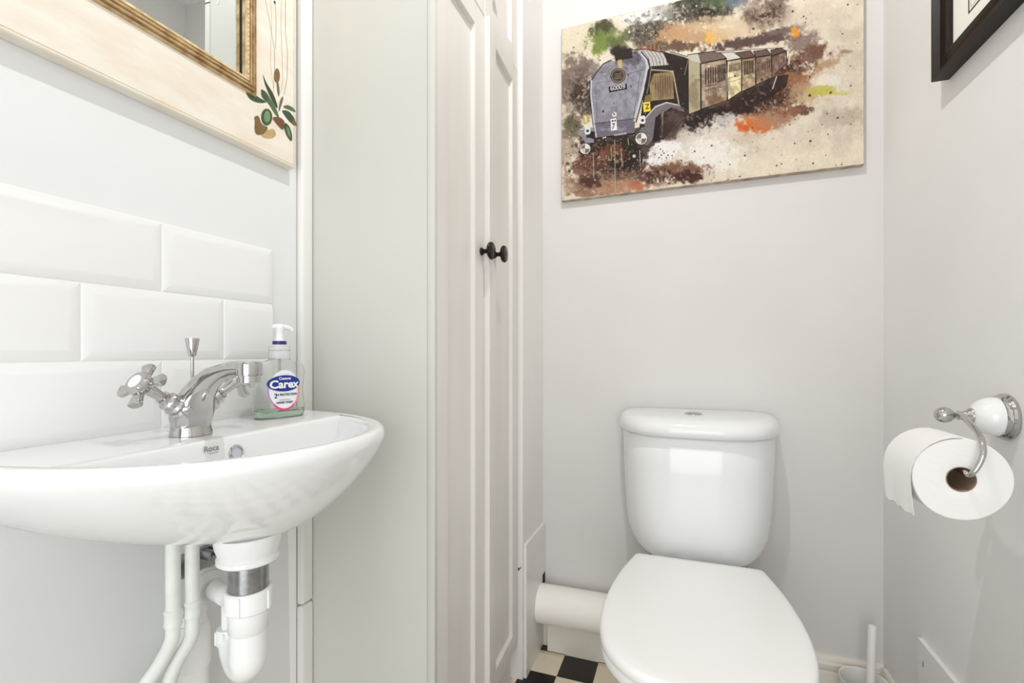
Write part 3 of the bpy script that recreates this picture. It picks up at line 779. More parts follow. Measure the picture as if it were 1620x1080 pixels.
m.loft([lidring(0.955, 0.3700), lidring(0.985, 0.3705), lidring(0.992, 0.374), lidring(0.992, 0.384), lidring(0.980, 0.3885), lidring(0.94, 0.3889)])
m.build('seat', SEATM, wc, smooth=50)
for sx_ in (-1, 1):
    m = MB(); m.lathe((TC + sx_ * 0.075, 1.232, 0.362), (0, 0, 1), [(0.013, 0), (0.013, 0.026), (0.0115, 0.030), (0.001, 0.031)], 24)
    m.build('hinge', SEATM, wc)
# pan
def pan(wh, y0, y1, z, e=2.3):
    cy = (y0 + y1) / 2
    return [(x, y, z) for x, y in superell(TC, cy, wh, (y1 - y0) / 2, e, 64)]
m = MB()
m.loft([pan(0.105, 0.86, 1.40, 0.0, 3), pan(0.105, 0.86, 1.40, 0.010, 3), pan(0.098, 0.875, 1.40, 0.03, 3), pan(0.095, 0.88, 1.40, 0.10, 2.8), pan(0.100, 0.87, 1.40, 0.16, 2.6), pan(0.115, 0.85, 1.39, 0.21), pan(0.135, 0.82, 1.385, 0.26), pan(0.155, 0.79, 1.385, 0.305), pan(0.168, 0.768, 1.39, 0.338), pan(0.173, 0.760, 1.40, 0.352), pan(0.174, 0.758, 1.405, 0.362), pan(0.171, 0.762, 1.405, 0.3655), pan(0.15, 0.79, 1.39, 0.366)])
m.build('pan', CERAM, wc, smooth=50)

# ------------------------------------------------------------------ soil pipe along the back wall
sp = thing('soil_pipe', (-0.25, 1.394, 0.093), 'thick white plastic soil pipe running along the back wall to the toilet', 'pipe')
m = MB(); m.lathe((-0.412, 1.391, 0.148), (1, 0, 0), [(0.0548, 0), (0.0550, 0.001), (0.0550, 0.36)], 56)
m.build('pipe_run', M('cream_soil_pipe', (252, 248, 241), 0.22, coat=0.2), sp, smooth=50)
# ------------------------------------------------------------------ toilet roll holder and roll
HY, HZ = 0.957, 0.801
th = thing('toilet_roll_holder', (XR, HY, HZ), 'chrome and white ceramic toilet roll holder on the right wall', 'toilet roll holder')
m = MB(); m.lathe((XR, HY, HZ), (-1, 0, 0), [(0.0350, 0.0), (0.0360, 0.002), (0.0360, 0.005), (0.0335, 0.008), (0.0340, 0.0095), (0.0325, 0.0125), (0.0300, 0.0145), (0.0285, 0.0150)], 48)
m.build('wall_plate', CHROME, th)
m = MB(); m.lathe((XR, HY, HZ), (-1, 0, 0), [(0.0300, 0.0142), (0.0300, 0.020), (0.0285, 0.027), (0.0250, 0.034), (0.0200, 0.0395), (0.0150, 0.0430), (0.0120, 0.0445)], 48)
m.build('ceramic_boss', CERAM, th)
m = MB(); m.lathe((XR, HY, HZ), (-1, 0, 0), [(0.0120, 0.0440), (0.0125, 0.0455), (0.0118, 0.0475), (0.0090, 0.0500), (0.0065, 0.0545), (0.0055, 0.0580), (0.0070, 0.0592), (0.0072, 0.0610), (0.0052, 0.0622), (0.0052, 0.0660), (0.0075, 0.068), (0.0108, 0.0715), (0.0125, 0.0770), (0.0121, 0.0825), (0.0095, 0.0875), (0.0050, 0.0903), (0.0002, 0.0910)], 40)
m.build('stem', CHROME, th)
RX, RZ, RY0, RY1, RR, RC = 0.3665, 0.7215, 0.852, 0.952, 0.0575, 0.0178
ax_ = XR - 0.078
m = MB(); m.tube([(ax_ + 0.0135, HY - 0.002, HZ + 0.000), (ax_ + 0.010, HY - 0.024, HZ + 0.003), (ax_ + 0.002, HY - 0.060, HZ - 0.001), (ax_ - 0.001, HY - 0.098, HZ - 0.016), (ax_ - 0.0055, HY - 0.118, HZ - 0.036), (RX + 0.012, HY - 0.119, HZ - 0.056), (RX + 0.005, RY0 - 0.009, RZ + 0.0095), (RX + 0.002, RY0 + 0.006, RZ + 0.0115), (RX + 0.002, RY1 - 0.012, RZ + 0.0122)], [0.0040, 0.0042, 0.0042, 0.0040, 0.0038, 0.0038, 0.0036, 0.0036, 0.0036], 20, steps=7)
m.build('hook_arm', CHROME, th, smooth=60)
tr = thing('toilet_roll', (RX, (RY0 + RY1) / 2, RZ - RR), 'white toilet roll hanging from the holder with its loose end down', 'toilet roll')
m = MB()
def rollr(r, y, n=72, wob=0.0):
    return [(RX + (r + wob * math.sin(3 * t + 1)) * math.cos(t), y, RZ + (r + wob * math.sin(2 * t)) * math.sin(t)) for t in [2 * PI * i / n for i in range(n)]]
rs = [rollr(RC, RY0 + 0.001), rollr(RC + 0.004, RY0 + 0.0002), rollr(0.030, RY0), rollr(0.045, RY0 + 0.0004, wob=.0003), rollr(RR - 0.001, RY0 + 0.0004, wob=.0008), rollr(RR, RY0 + 0.0015, wob=.0008), rollr(RR, RY1 - 0.001, wob=.0008), rollr(RR - 0.001, RY1, wob=.0008), rollr(RC, RY1), rollr(RC, RY0 + 0.001)]
m.loft(rs, False, False)
m.build('paper_roll', PAPER, tr, smooth=40)
m = MB(); m.loft([rollr(RC - 0.0002, RY0 + 0.0005), rollr(RC - 0.0002, RY1 - 0.0005), rollr(RC - 0.0012, RY1 - 0.0005), rollr(RC - 0.0012, RY0 + 0.0005), rollr(RC - 0.0002, RY0 + 0.0005)], False, False)
m.build('cardboard_core', CARD, tr)
m = MB()
ringA = []
sec = []
for k in range(8):
    a = math.radians(88 + k * 13); sec.append((RX + (RR + 0.0012) * math.cos(a), RZ + (RR + 0.0012) * math.sin(a)))
sec += [(RX - RR - 0.0014, RZ - 0.008), (RX - RR - 0.0006, RZ - 0.026), (RX - RR + 0.0006, RZ - 0.042), (RX - RR + 0.0020, RZ - 0.057)]
rings = []
ys = [RY0 + (RY1 - RY0) * k / 12 for k in range(13)]
for q, (x, z) in enumerate(sec):
    wv = max(0, q - 7) / 4
    front = [(x + 0.0010 * math.sin(k * .9 + 1) * wv, y, z + (0.0015 * math.sin(k * 1.7) + 0.001 * math.sin(k * 3.1)) * (wv > .9)) for k, y in enumerate(ys)]
    rings.append(front + [(p[0] - 0.0005, p[1], p[2]) for p in front[::-1]])
m.loft(rings)
m.build('loose_sheet', PAPER, tr, smooth=60)

# ------------------------------------------------------------------ toilet brush
QX, QY = 0.4045, 1.372
tb = thing('toilet_brush_holder', (QX, QY, 0.0), 'white plastic toilet brush pot on the floor in the right corner', 'brush holder')
m = MB(); m.lathe((QX, QY, 0), (0, 0, 1), [(0.042, 0.0005), (0.045, 0.004), (0.046, 0.05), (0.0490, 0.095), (0.0510, 0.110), (0.0520, 0.113), (0.0515, 0.115), (0.0495, 0.114), (0.0475, 0.095), (0.0435, 0.05), (0.0425, 0.006), (0.001, 0.005)], 48)
m.build('pot', BRUSHP, tb, smooth=50)
br = thing('toilet_brush', (QX + 0.002, QY - 0.004, 0.0055), 'white handled toilet brush standing in its pot in the right corner', 'toilet brush')
m = MB(); m.lathe((QX + 0.0075, QY - 0.004, 0), (0.03, 0.0, 1), [(0.0085, 0.07), (0.0088, 0.16), (0.0090, 0.246), (0.0080, 0.2495), (0.0002, 0.250)], 24)
m.build('handle', BRUSHP, br, smooth=40)
m = MB(); rb = random.Random(3)
m.lathe((QX + 0.002, QY - 0.004, 0.0), (0, 0, 1), [(0.012, 0.012), (0.026, 0.016), (0.030, 0.03), (0.030, 0.06), (0.022, 0.074), (0.009, 0.078)], 28)
m.build('bristles', M('white_bristles', (236, 236, 232), 0.8, bump=1.0, bscale=400), br)

# ------------------------------------------------------------------ canvas print of the locomotive
CX0, CX1, CZ0, CZ1, CYF = -0.3555, 0.4215, 1.3635, 1.887, 1.430
cv = thing('canvas_print', (0.033, YB, CZ0), 'large canvas print of a steam locomotive pulling coaches, hung on the back wall', 'picture')
NX, NZ = 860, 600
def hashgrid(seed, n=256):
    return np.random.RandomState(seed).rand(n, n)
HG = [hashgrid(s) for s in range(10)]
def vnoise(x, y, g):
    xi = np.floor(x).astype(int); yi = np.floor(y).astype(int)
    fx = x - xi; fy = y - yi; fx = fx * fx * (3 - 2 * fx); fy = fy * fy * (3 - 2 * fy)
    G = HG[g % 10]; a = G[xi % 256, yi % 256]; b = G[(xi + 1) % 256, yi % 256]; c = G[xi % 256, (yi + 1) % 256]; d = G[(xi + 1) % 256, (yi + 1) % 256]
    return (a * (1 - fx) + b * fx) * (1 - fy) + (c * (1 - fx) + d * fx) * fy
def fbm(x, y, seed=0, o=5):
    s = 0; a = 0.5; t = 0
    for k in range(o):
        s = s + a * vnoise(x * 2 ** k + 17.3 * k + seed * 7.7, y * 2 ** k + 5.1 * k + seed * 3.1, seed + k); t += a; a *= 0.55
    return s / t
def art_coords(x, z):
    """canvas point -> the sketch grid the artwork below is drawn on (the sheet was sketched in perspective)"""
    d = -0.33923 * x + 1.34520
    return (-60 + 760 * (0.94070 * x + 0.48510) / d) * 3.1154, (558 - 760 * (z - 0.9) / d) * 3.1154
def warp(t): return 0.55 * t + 0.45 * t ** 2.2     # finer towards the engine
gx = warp((np.arange(NX) + 0.5) / NX); gz = (np.arange(NZ) + 0.5) / NZ
GXX, GZZ = np.meshgrid(CX0 + (CX1 - CX0) * gx, CZ0 + (CZ1 - CZ0) * gz)
AX, AY = art_coords(GXX, GZZ + 0.0085 * (GXX - CX0) / (CX1 - CX0) * -1)
IMG = np.zeros((NZ, NX, 3))
N1 = fbm(AX / 170, AY / 170, 1); N2 = fbm(AX / 60, AY / 60, 2); N3 = fbm(AX / 22, AY / 22, 3, 4); N4 = fbm(AX / 9, AY / 9, 4, 3)
def sm(a, b, x):
    t = np.clip((x - a) / (b - a), 0, 1); return t * t * (3 - 2 * t)
def mixc(mask, c):
    global IMG
    mask = np.clip(mask, 0, 1)[..., None]
    IMG = IMG * (1 - mask) + np.array(c, float) * mask
IMG[:] = (218, 206, 188)
mixc(sm(.40, .62, N1), (226, 214, 194)); mixc(sm(.45, .7, fbm(AX / 130, AY / 130, 6)) * .7, (202, 190, 172)); mixc(sm(.5, .75, N2) * .35, (190, 176, 158))
mixc(sm(900, 1700, AX + AY * .6) * .4 * sm(.4, .6, N1), (232, 218, 196))
def blob(cx, cy, rx, ry, c, k=1.0, rough=1.0, edge=.35, rot=0.0, seed=5, fine=.68):
    """a wet splash: soft ellipse broken up by noise"""
    x = AX - cx; y = AY - cy; ca, sa = math.cos(rot), math.sin(rot)
    r = np.sqrt(((x * ca + y * sa) / rx) ** 2 + ((-x * sa + y * ca) / ry) ** 2)
    n = (N2 * (1 - fine) + N3 * fine * .7 + N4 * fine * .3) if seed == 5 else (fbm(AX / 45, AY / 45, seed, 5) * (1 - fine) + N3 * fine)
    mixc(k * sm(-edge, edge, (1 - r) * .9 + (n - .5) * 2.6 * rough), c)
def poly(pts, c, k=1.0):
    xs = [p[0] for p in pts]; ys = [p[1] for p in pts]
    sel = (AX > min(xs) - 1) & (AX < max(xs) + 1) & (AY > min(ys) - 1) & (AY < max(ys) + 1)
    x = AX[sel]; y = AY[sel]; ins = np.zeros(x.shape, bool)
    j = len(pts) - 1
    for i in range(len(pts)):
        xi, yi = pts[i]; xj, yj = pts[j]
        if yi != yj:
            ins ^= ((yi > y) != (yj > y)) & (x < (xj - xi) * (y - yi) / (yj - yi) + xi)
        j = i
    mk = np.zeros(AX.shape); mk[sel] = ins
    mixc(mk * k, c); return mk
def win(x0, x1):
    a = int(np.searchsorted(AX[0], x0)); b = int(np.searchsorted(AX[0], x1))
    return max(a, 0), min(max(b, a + 1), NX)
def line(p, q, wd, c, k=1.0):
    a, b = win(min(p[0], q[0]) - wd * 2, max(p[0], q[0]) + wd * 2)
    X_, Y_ = AX[:, a:b], AY[:, a:b]
    dx, dy = q[0] - p[0], q[1] - p[1]; L2 = dx * dx + dy * dy + 1e-9
    t = np.clip(((X_ - p[0]) * dx + (Y_ - p[1]) * dy) / L2, 0, 1)
    mk = k * (1 - sm(wd * .6, wd * 1.3, np.hypot(X_ - p[0] - t * dx, Y_ - p[1] - t * dy)))
    IMG[:, a:b] = IMG[:, a:b] * (1 - mk[..., None]) + np.array(c, float) * mk[..., None]
def pline(pts, wd, c, k=1.0):
    for a, b in zip(pts, pts[1:]): line(a, b, wd, c, k)
def circ(cx, cy, r, c, k=1.0):
    a, b = win(cx - r - 3, cx + r + 3)
    mk = k * (1 - sm(r - 1.5, r + 1.5, np.hypot(AX[:, a:b] - cx, AY[:, a:b] - cy)))
    IMG[:, a:b] = IMG[:, a:b] * (1 - mk[..., None]) + np.array(c, float) * mk[..., None]
DK = (46, 34, 30)
# sky and foliage
blob(120, 200, 130, 120, (216, 206, 180), .8)
blob(470, 95, 150, 60, (222, 222, 220), .9); blob(620, 130, 60, 40, (210, 205, 195), .6)
blob(470, 170, 110, 75, (74, 70, 58), .85); blob(560, 150, 60, 40, (60, 60, 46), .7)
blob(720, 70, 150, 70, (70, 66, 56), .9); blob(700, 0, 110, 60, (60, 66, 50), .85); blob(830, 20, 70, 50, (84, 98, 62), .8); blob(790, 75, 80, 26, (40, 40, 36), .8)
blob(930, 15, 60, 35, (108, 124, 152), .8); blob(870, -40, 160, 60, (90, 96, 88), .7); blob(560, 60, 60, 40, (170, 168, 160), .6)
blob(265, 150, 60, 50, (70, 72, 46), .95); blob(255, 220, 60, 55, (112, 128, 60), .95); blob(320, 200, 50, 60, (128, 138, 84), .8); blob(330, 240, 60, 50, (84, 92, 58), .7); blob(290, 270, 16, 40, (214, 212, 200), .8)
# brown and ochre mist above the coaches
blob(700, 195, 180, 60, (176, 140, 104), .85); blob(620, 160, 90, 40, (190, 150, 112), .7); blob(800, 130, 110, 40, (208, 182, 146), .7)
blob(792, 205, 26, 34, (226, 170, 84), .9, edge=.2); blob(840, 180, 60, 40, (214, 176, 120), .6)
blob(950, 150, 120, 50, (206, 184, 154), .8); blob(1060, 80, 110, 80, (150, 128, 112), .75); blob(1110, 40, 60, 70, (112, 92, 80), .7); blob(1000, 95, 40, 30, (104, 86, 74), .6)
blob(1000, 225, 230, 24, (78, 60, 54), .9, rot=-.12); blob(1130, 185, 130, 22, (92, 74, 70), .8, rot=-.25); blob(650, 240, 130, 22, (86, 66, 54), .8)
blob(1250, 240, 90, 70, (120, 98, 92), .8); blob(1210, 182, 22, 26, (222, 148, 60), .95, edge=.2)
# left mist
blob(120, 420, 90, 150, (112, 96, 86), .85); blob(175, 480, 60, 110, (62, 50, 44), .85); blob(100, 560, 60, 60, (196, 182, 160), .5); blob(190, 340, 60, 50, (120, 108, 100), .7)
blob(110, 640, 60, 60, (76, 70, 50), .8); blob(80, 730, 60, 90, (150, 130, 112), .6)
# right hand side browns
blob(1260, 310, 110, 50, (110, 74, 58), .85, rot=-.35); blob(1180, 400, 110, 60, (70, 44, 36), .95, rot=-.4); blob(1120, 500, 140, 80, (74, 46, 38), .95, rot=-.4); blob(1250, 420, 110, 50, (158, 112, 82), .8); blob(1370, 340, 70, 25, (164, 128, 96), .7, rot=-.3)
blob(1250, 500, 90, 60, (186, 154, 120), .7); blob(1240, 570, 60, 22, (84, 56, 50), .85); blob(1350, 430, 70, 36, (226, 220, 206), .9); blob(1340, 475, 70, 24, (186, 178, 82), .85, edge=.25); blob(1435, 490, 50, 12, (196, 190, 104), .7); blob(1465, 283, 26, 8, (150, 118, 92), .7)
blob(1430, 610, 110, 50, (172, 156, 142), .55); blob(1460, 200, 90, 40, (200, 186, 168), .6); blob(1300, 100, 120, 60, (212, 198, 178), .6)
blob(1100, 600, 120, 50, (150, 104, 80), .75, rot=-.3)
# dark ground under the train
poly([(215, 660), (420, 640), (640, 590), (760, 540), (950, 470), (1100, 400), (1180, 390), (1170, 450), (1090, 500), (980, 560), (880, 620), (760, 650), (640, 690), (540, 740), (480, 800), (450, 870), (330, 900), (200, 890), (150, 790), (150, 700)], (40, 28, 26), .75)
blob(320, 780, 170, 120, (40, 30, 26), .95); blob(760, 600, 200, 50, (38, 26, 24), .95, rot=-.35); blob(980, 520, 140, 50, (48, 32, 28), .95, rot=-.4); blob(170, 830, 60, 60, (96, 60, 46), .8)
blob(300, 760, 70, 40, (160, 98, 66), .5, fine=.9); blob(240, 800, 60, 50, (140, 96, 80), .5, fine=.9)
# steam
blob(880, 625, 75, 42, (206, 198, 192), .9); blob(740, 720, 150, 75, (214, 204, 196), .95); blob(790, 790, 130, 80, (232, 226, 218), .9); blob(640, 690, 60, 30, (196, 182, 172), .7)
blob(1005, 640, 80, 38, (198, 112, 62), .95, edge=.3); blob(960, 650, 36, 22, (204, 98, 48), .9); blob(1060, 620, 50, 30, (176, 124, 88), .7); blob(960, 700, 60, 30, (200, 180, 160), .6)
# bottom browns
blob(260, 900, 260, 55, (150, 118, 96), .8); blob(330, 930, 130, 36, (176, 132, 100), .7); blob(190, 900, 70, 36, (76, 48, 42), .9); blob(600, 860, 160, 44, (112, 74, 60), .9); blob(680, 885, 80, 24, (66, 36, 32), .9); blob(480, 880, 60, 30, (90, 62, 52), .8); blob(420, 920, 40, 20, (180, 104, 76), .7); blob(110, 930, 60, 30, (170, 140, 116), .6); blob(170, 960, 60, 22, (120, 84, 60), .6)
blob(555, 762, 88, 52, (228, 224, 220), 1.0, rough=.5, edge=.12, rot=-.4)
dkm = np.zeros(AX.shape)
for (cx_, cy_, rx_, ry_) in ((150, 480, 90, 130), (320, 800, 200, 110), (700, 620, 180, 60), (1080, 520, 170, 70), (560, 880, 160, 50), (480, 170, 110, 60), (740, 70, 150, 60), (1210, 330, 120, 60), (1060, 90, 100, 60)):
    dkm = np.maximum(dkm, np.clip(1.2 - np.hypot((AX - cx_) / rx_, (AY - cy_) / ry_), 0, 1))
mixc(dkm * sm(.54, .62, fbm(AX / 14, AY / 14, 7, 4)) * .75, (44, 32, 28)); mixc(dkm * sm(.60, .68, fbm(AX / 12, AY / 12, 9, 4)) * .55, (206, 190, 172))
# ---- coaches, back to front
def coach(pts, roof, c, rc, wins, wc_):
    poly(pts, c); mk = poly(pts, tuple(v * .72 for v in c), 0.0)
    global IMG
    sel = mk[..., None] * np.clip((N3 - .45) * 2.4, -.35, .45)[..., None]
    IMG = IMG * (1 - np.clip(sel, 0, 1)) + IMG * .55 * np.clip(sel, 0, 1)
    IMG = IMG + np.clip(-sel, 0, 1) * 60
    poly(roof, rc)
    pline(pts + [pts[0]], 1.8, (36, 26, 24)); pline(roof + [roof[0]], 1.8, (36, 26, 24))
    (x0, x1, yt0, yt1, yb0, yb1, n, wd) = wins
    for k in range(n):
        t = (k + .5) / n; x = x0 + (x1 - x0) * t
        line((x, yt0 + (yt1 - yt0) * t), (x, yb0 + (yb1 - yb0) * t), wd, wc_)
coach([(1098, 300), (1168, 276), (1172, 335), (1098, 398)], [(1090, 268), (1140, 258), (1168, 274), (1098, 296)], (138, 112, 98), (96, 78, 70), (1104, 1160, 315, 300, 352, 328, 6, 1.4), (50, 34, 30))
coach([(1017, 304), (1094, 294), (1096, 405), (1018, 438)], [(1005, 272), (1072, 264), (1094, 290), (1017, 302)], (148, 122, 106), (104, 84, 76), (1024, 1088, 330, 320, 372, 356, 8, 1.8), (58, 40, 34))
coach([(948, 310), (1014, 302), (1016, 440), (948, 470)], [(915, 278), (990, 268), (1014, 298), (948, 308)], (172, 150, 122), (100, 78, 70), (956, 1008, 322, 318, 388, 376, 9, 2.2), (60, 42, 34))
coach([(876, 318), (946, 308), (946, 468), (878, 512)], [(820, 276), (905, 272), (946, 304), (876, 316)], (212, 196, 158), (206, 200, 190), (884, 942, 336, 328, 372, 362, 8, 2.4), (70, 50, 40))
for yy in (395, 415): line((880, yy + 8), (943, yy - 8), 1.3, (150, 130, 100))
coach([(746, 328), (872, 306), (873, 512), (748, 552)], [(680, 286), (800, 268), (848, 280), (872, 304), (746, 324)], (158, 138, 118), (116, 98, 90), (826, 868, 340, 330, 424, 408, 5, 3.2), (56, 38, 32))
for k in range(5):
    x = 770 + k * 12; line((x, 352 - k), (x, 428 - k * 2), 3.0, (56, 38, 32)); line((x, 450 - k * 2), (x, 505 - k * 4), 1.5, (110, 90, 76)); circ(x, 440 - k * 2, 3.5, (52, 36, 30))
line((760, 462), (868, 440), 1.4, (90, 70, 60)); blob(830, 510, 50, 26, (120, 86, 66), .6)
poly([(682, 310), (742, 308), (744, 556), (684, 578)], (172, 160, 132)); blob(712, 470, 26, 80, (120, 106, 84), .6); pline([(682, 310), (742, 308), (744, 556), (684, 578), (682, 310)], 2.2, (36, 26, 24))
poly([(680, 282), (730, 276), (745, 324), (682, 308)], (190, 182, 170)); line((680, 282), (820, 266), 2.2, (40, 30, 28)); line((820, 266), (1160, 258), 1.6, (50, 38, 34))
# ---- locomotive
poly([(395, 262), (560, 262), (660, 296), (684, 300), (684, 580), (640, 600), (560, 700), (500, 700), (440, 640), (470, 400)], (44, 34, 30))
poly([(590, 262), (684, 290), (660, 306), (600, 300)], (50, 40, 38)); line((575, 264), (682, 296), 3, (210, 204, 194), .8); line((684, 300), (664, 380), 2.2, (150, 140, 124), .7)
poly([(405, 252), (470, 250), (560, 268), (588, 330), (498, 334), (484, 350), (470, 310), (440, 280)], (186, 180, 176))
for k in range(6): pline([(455 + k * 20, 254 + k * 2), (484 + k * 18, 290 + k * 2), (494 + k * 17, 330)], 1.6, (96, 86, 80))
pline([(405, 252), (470, 250), (560, 268), (588, 330)], 2.4, (40, 32, 30))
line((430, 246), (550, 250), 2, (120, 70, 50)); 
for k in range(6): line((436 + k * 20, 226 + k), (436 + k * 20, 248 + k), 3, (160, 108, 78))
poly([(512, 372), (604, 364), (612, 498), (500, 506), (490, 430)], (146, 126, 92)); blob(560, 430, 50, 60, (104, 84, 60), .6, fine=.8); pline([(500, 352), (606, 362), (636, 524)], 3, (196, 182, 150), .9); pline([(500, 340), (486, 430), (478, 470)], 2, (176, 164, 140), .7)
for k in range(7): line((520 + k * 12, 384), (522 + k * 12, 490), 1.4, (70, 54, 40), .8)
poly([(470, 480), (500, 470), (498, 512), (460, 530)], (120, 104, 62))
# splashers, wheels
poly([(440, 660), (470, 590), (520, 530), (575, 514), (640, 530), (668, 566), (600, 540), (566, 560), (520, 640), (505, 700), (480, 726), (440, 716)], (112, 106, 110))
pline([(462, 600), (520, 536), (575, 516), (640, 532)], 3, (206, 200, 196), .9); poly([(520, 590), (548, 566), (540, 700), (505, 712)], (34, 26, 24)); line((556, 570), (552, 690), 4, (150, 128, 100), .8); blob(620, 600, 50, 50, (112, 92, 84), .55, fine=.9); blob(590, 660, 36, 40, (60, 44, 38), .8)
poly([(146, 634), (210, 628), (216, 706), (176, 708), (150, 670)], (136, 138, 148)); poly([(180, 650), (214, 650), (216, 690), (188, 680)], (40, 32, 32))
# nose
nose = [(203, 400), (222, 368), (262, 318), (300, 300), (330, 310), (380, 290), (412, 262), (440, 262), (468, 292), (482, 330), (470, 400), (440, 520), (420, 590), (416, 664), (330, 672), (228, 686), (216, 610), (208, 520), (200, 460)]
mk = poly(nose, (140, 138, 147)); IMG -= (mk * np.clip((N3 - .5) * 60, -10, 26))[..., None]
poly([(216, 612), (420, 590), (416, 664), (330, 672), (228, 686)], (108, 102, 114)); blob(310, 640, 60, 14, (150, 144, 154), .6)
blob(390, 300, 50, 34, (84, 76, 84), .75); blob(270, 350, 40, 30, (120, 116, 126), .5)
pline([(203, 400), (222, 368), (262, 318), (300, 300)], 3, (56, 50, 52)); pline([(203, 400), (200, 460), (216, 610), (228, 686)], 4, (190, 188, 196)); pline([(197, 410), (194, 470), (210, 612), (222, 688)], 2, (40, 34, 34))
pline([(440, 262), (470, 296), (480, 335), (468, 400), (438, 520), (416, 600)], 6, (186, 184, 190)); pline([(450, 262), (482, 300), (492, 340), (478, 410), (446, 530), (424, 610)], 3, (34, 28, 28))
pline([(222, 416), (232, 600)], 1.3, (100, 96, 106)); line((380, 372), (462, 350), 1.3, (84, 78, 84)); line((218, 414), (300, 402), 1.2, (110, 104, 112)); line((216, 612), (420, 592), 2, (70, 62, 70)); line((446, 366), (410, 590), 1.6, (100, 96, 104))
line((226, 686), (416, 666), 4, (34, 28, 28)); line((150, 640), (212, 630), 2, (200, 198, 200))
poly([(314, 256), (400, 244), (408, 292), (322, 304)], (46, 34, 32)); blob(350, 262, 60, 26, (50, 38, 34), .9); blob(346, 318, 10, 20, (200, 172, 110), .8, edge=.2)
circ(335, 378, 37, (34, 28, 26)); circ(335, 378, 33, (176, 156, 128)); circ(335, 378, 30, (40, 32, 30)); circ(335, 378, 22, (120, 104, 88)); circ(335, 378, 20.5, (44, 36, 32))
for yy in (368, 376, 384, 391): line((320, yy + 1), (350, yy - 2), 1.6, (168, 150, 124), .8)
for k in range(18):
    a = 2 * PI * k / 18; circ(335 + 26.5 * math.cos(a), 378 + 26.5 * math.sin(a), 1.7, (170, 150, 120))
poly([(288, 432), (378, 418), (381, 446), (291, 461)], (30, 24, 24))
DIG = {'6': ['01110', '10000', '10000', '11110', '10001', '10001', '01110'], '0': ['01110', '10001', '10001', '10001', '10001', '10001', '01110'], '9': ['01110', '10001', '10001', '01111', '00001', '00001', '01110']}
for q, ch in enumerate('60009'):
    ox = 299 + q * 14.6; oy = 432.5 - q * 2.3
    for r_ in range(7):
        for c_ in range(5):
            if DIG[ch][r_][c_] == '1': circ(ox + c_ * 2.6, oy + r_ * 2.9 - c_ * .4, 1.75, (236, 230, 226))
poly([(298, 592), (326, 588), (330, 646), (301, 650)], (232, 230, 228)); poly([(303, 597), (312, 596), (313, 606), (304, 607)], (60, 52, 56)); poly([(316, 596), (323, 595), (324, 604), (316, 605)], (60, 52, 56)); pline([(306, 616), (318, 614), (308, 640)], 2.6, (90, 84, 92)); circ(316, 569, 12, (214, 212, 214)); circ(316, 569, 5, (110, 106, 116)); circ(311, 562, 3, (60, 54, 60))
for k in range(9): line((318 + k * 7, 675 - k * .9), (318 + k * 7, 668 - k * .9), 1.8, (222, 218, 214), .9)
circ(262, 684, 4, (220, 216, 212)); circ(272, 682, 4, (220, 216, 212))
poly([(459, 514), (493, 510), (496, 556), (462, 562)], (226, 206, 70)); pline([(470, 524), (486, 522), (474, 546), (488, 542)], 2.4, (60, 50, 30)); poly([(160, 568), (184, 566), (188, 606), (166, 612)], (196, 180, 80), .7); line((172, 574), (178, 604), 2, (240, 236, 220))
for (x_, y_) in ((456, 606), (184, 652)):
    circ(x_, y_, 15, (226, 224, 224)); poly([(x_ - 12, y_ - 26), (x_ + 12, y_ - 28), (x_ + 14, y_ + 2), (x_ - 12, y_ + 4)], (214, 212, 214)); circ(x_, y_ - 4, 7, (60, 54, 58)); circ(x_ + 2, y_ + 22, 9, (50, 42, 42))
for (x_, y_, r_) in ((172, 736, 29), (450, 692, 32)):
    circ(x_, y_, r_, (44, 36, 36)); circ(x_, y_, r_ - 3, (222, 218, 212))
    poly([(x_, y_), (x_ + r_ - 5, y_), (x_ + (r_ - 5) * .7, y_ + (r_ - 5) * .7), (x_, y_ + r_ - 5)], (120, 102, 92)); poly([(x_, y_), (x_ - r_ + 5, y_), (x_ - (r_ - 5) * .7, y_ - (r_ - 5) * .7), (x_, y_ - r_ + 5)], (126, 108, 98)); poly([(x_ - 4, y_ + 4), (x_ - r_ + 8, y_ + 2), (x_ - 2, y_ + r_ - 6)], (150, 134, 124), .5)
for (x_, y0_, y1_) in ((318, 700, 960), (212, 760, 880), (384, 690, 720), (442, 750, 830), (350, 740, 800), (300, 730, 790)):
    line((x_, y0_), (x_ + 3, y1_), 2.6, (176, 164, 150), .75)
line((1100, 460), (1120, 400), 2.4, (206, 196, 186)); line((1185, 290), (1180, 340), 3, (220, 210, 196))
# spatter
rs_ = np.random.RandomState(11)
for k in range(330):
    x_ = rs_.uniform(50, 1540); y_ = rs_.uniform(-60, 960); r_ = abs(rs_.normal(0, 1.9)) + 1.3
    if rs_.rand() < .03: r_ += 3.5
    dk = rs_.rand()
    c_ = (58, 44, 40) if dk < .8 else ((222, 216, 208) if dk < .95 else (190, 120, 70))
    x0i = (AX[NZ // 2] > x_).argmax()
    circ(x_, y_, r_, c_, .85)
for k in range(260):
    x_ = rs_.normal(300, 150); y_ = rs_.normal(800, 70); circ(x_, y_, rs_.uniform(1.2, 3.5), [(190, 120, 84), (214, 200, 184), (60, 40, 34), (120, 70, 56)][rs_.randint(4)], .7)
for k in range(26): circ(rs_.normal(545, 34), rs_.normal(772, 20), rs_.uniform(1.5, 4), (60, 44, 40), .85)
IMG = IMG + ((N4 - .5) * 16)[..., None] + ((fbm(AX / 4, AY / 4, 8, 2) - .5) * 12)[..., None]
IMG = np.clip(128 + (IMG * .95 - 128) * 1.04, 8, 250) / 255.0
LINC = np.where(IMG <= 0.04045, IMG / 12.92, ((IMG + 0.055) / 1.055) ** 2.4)
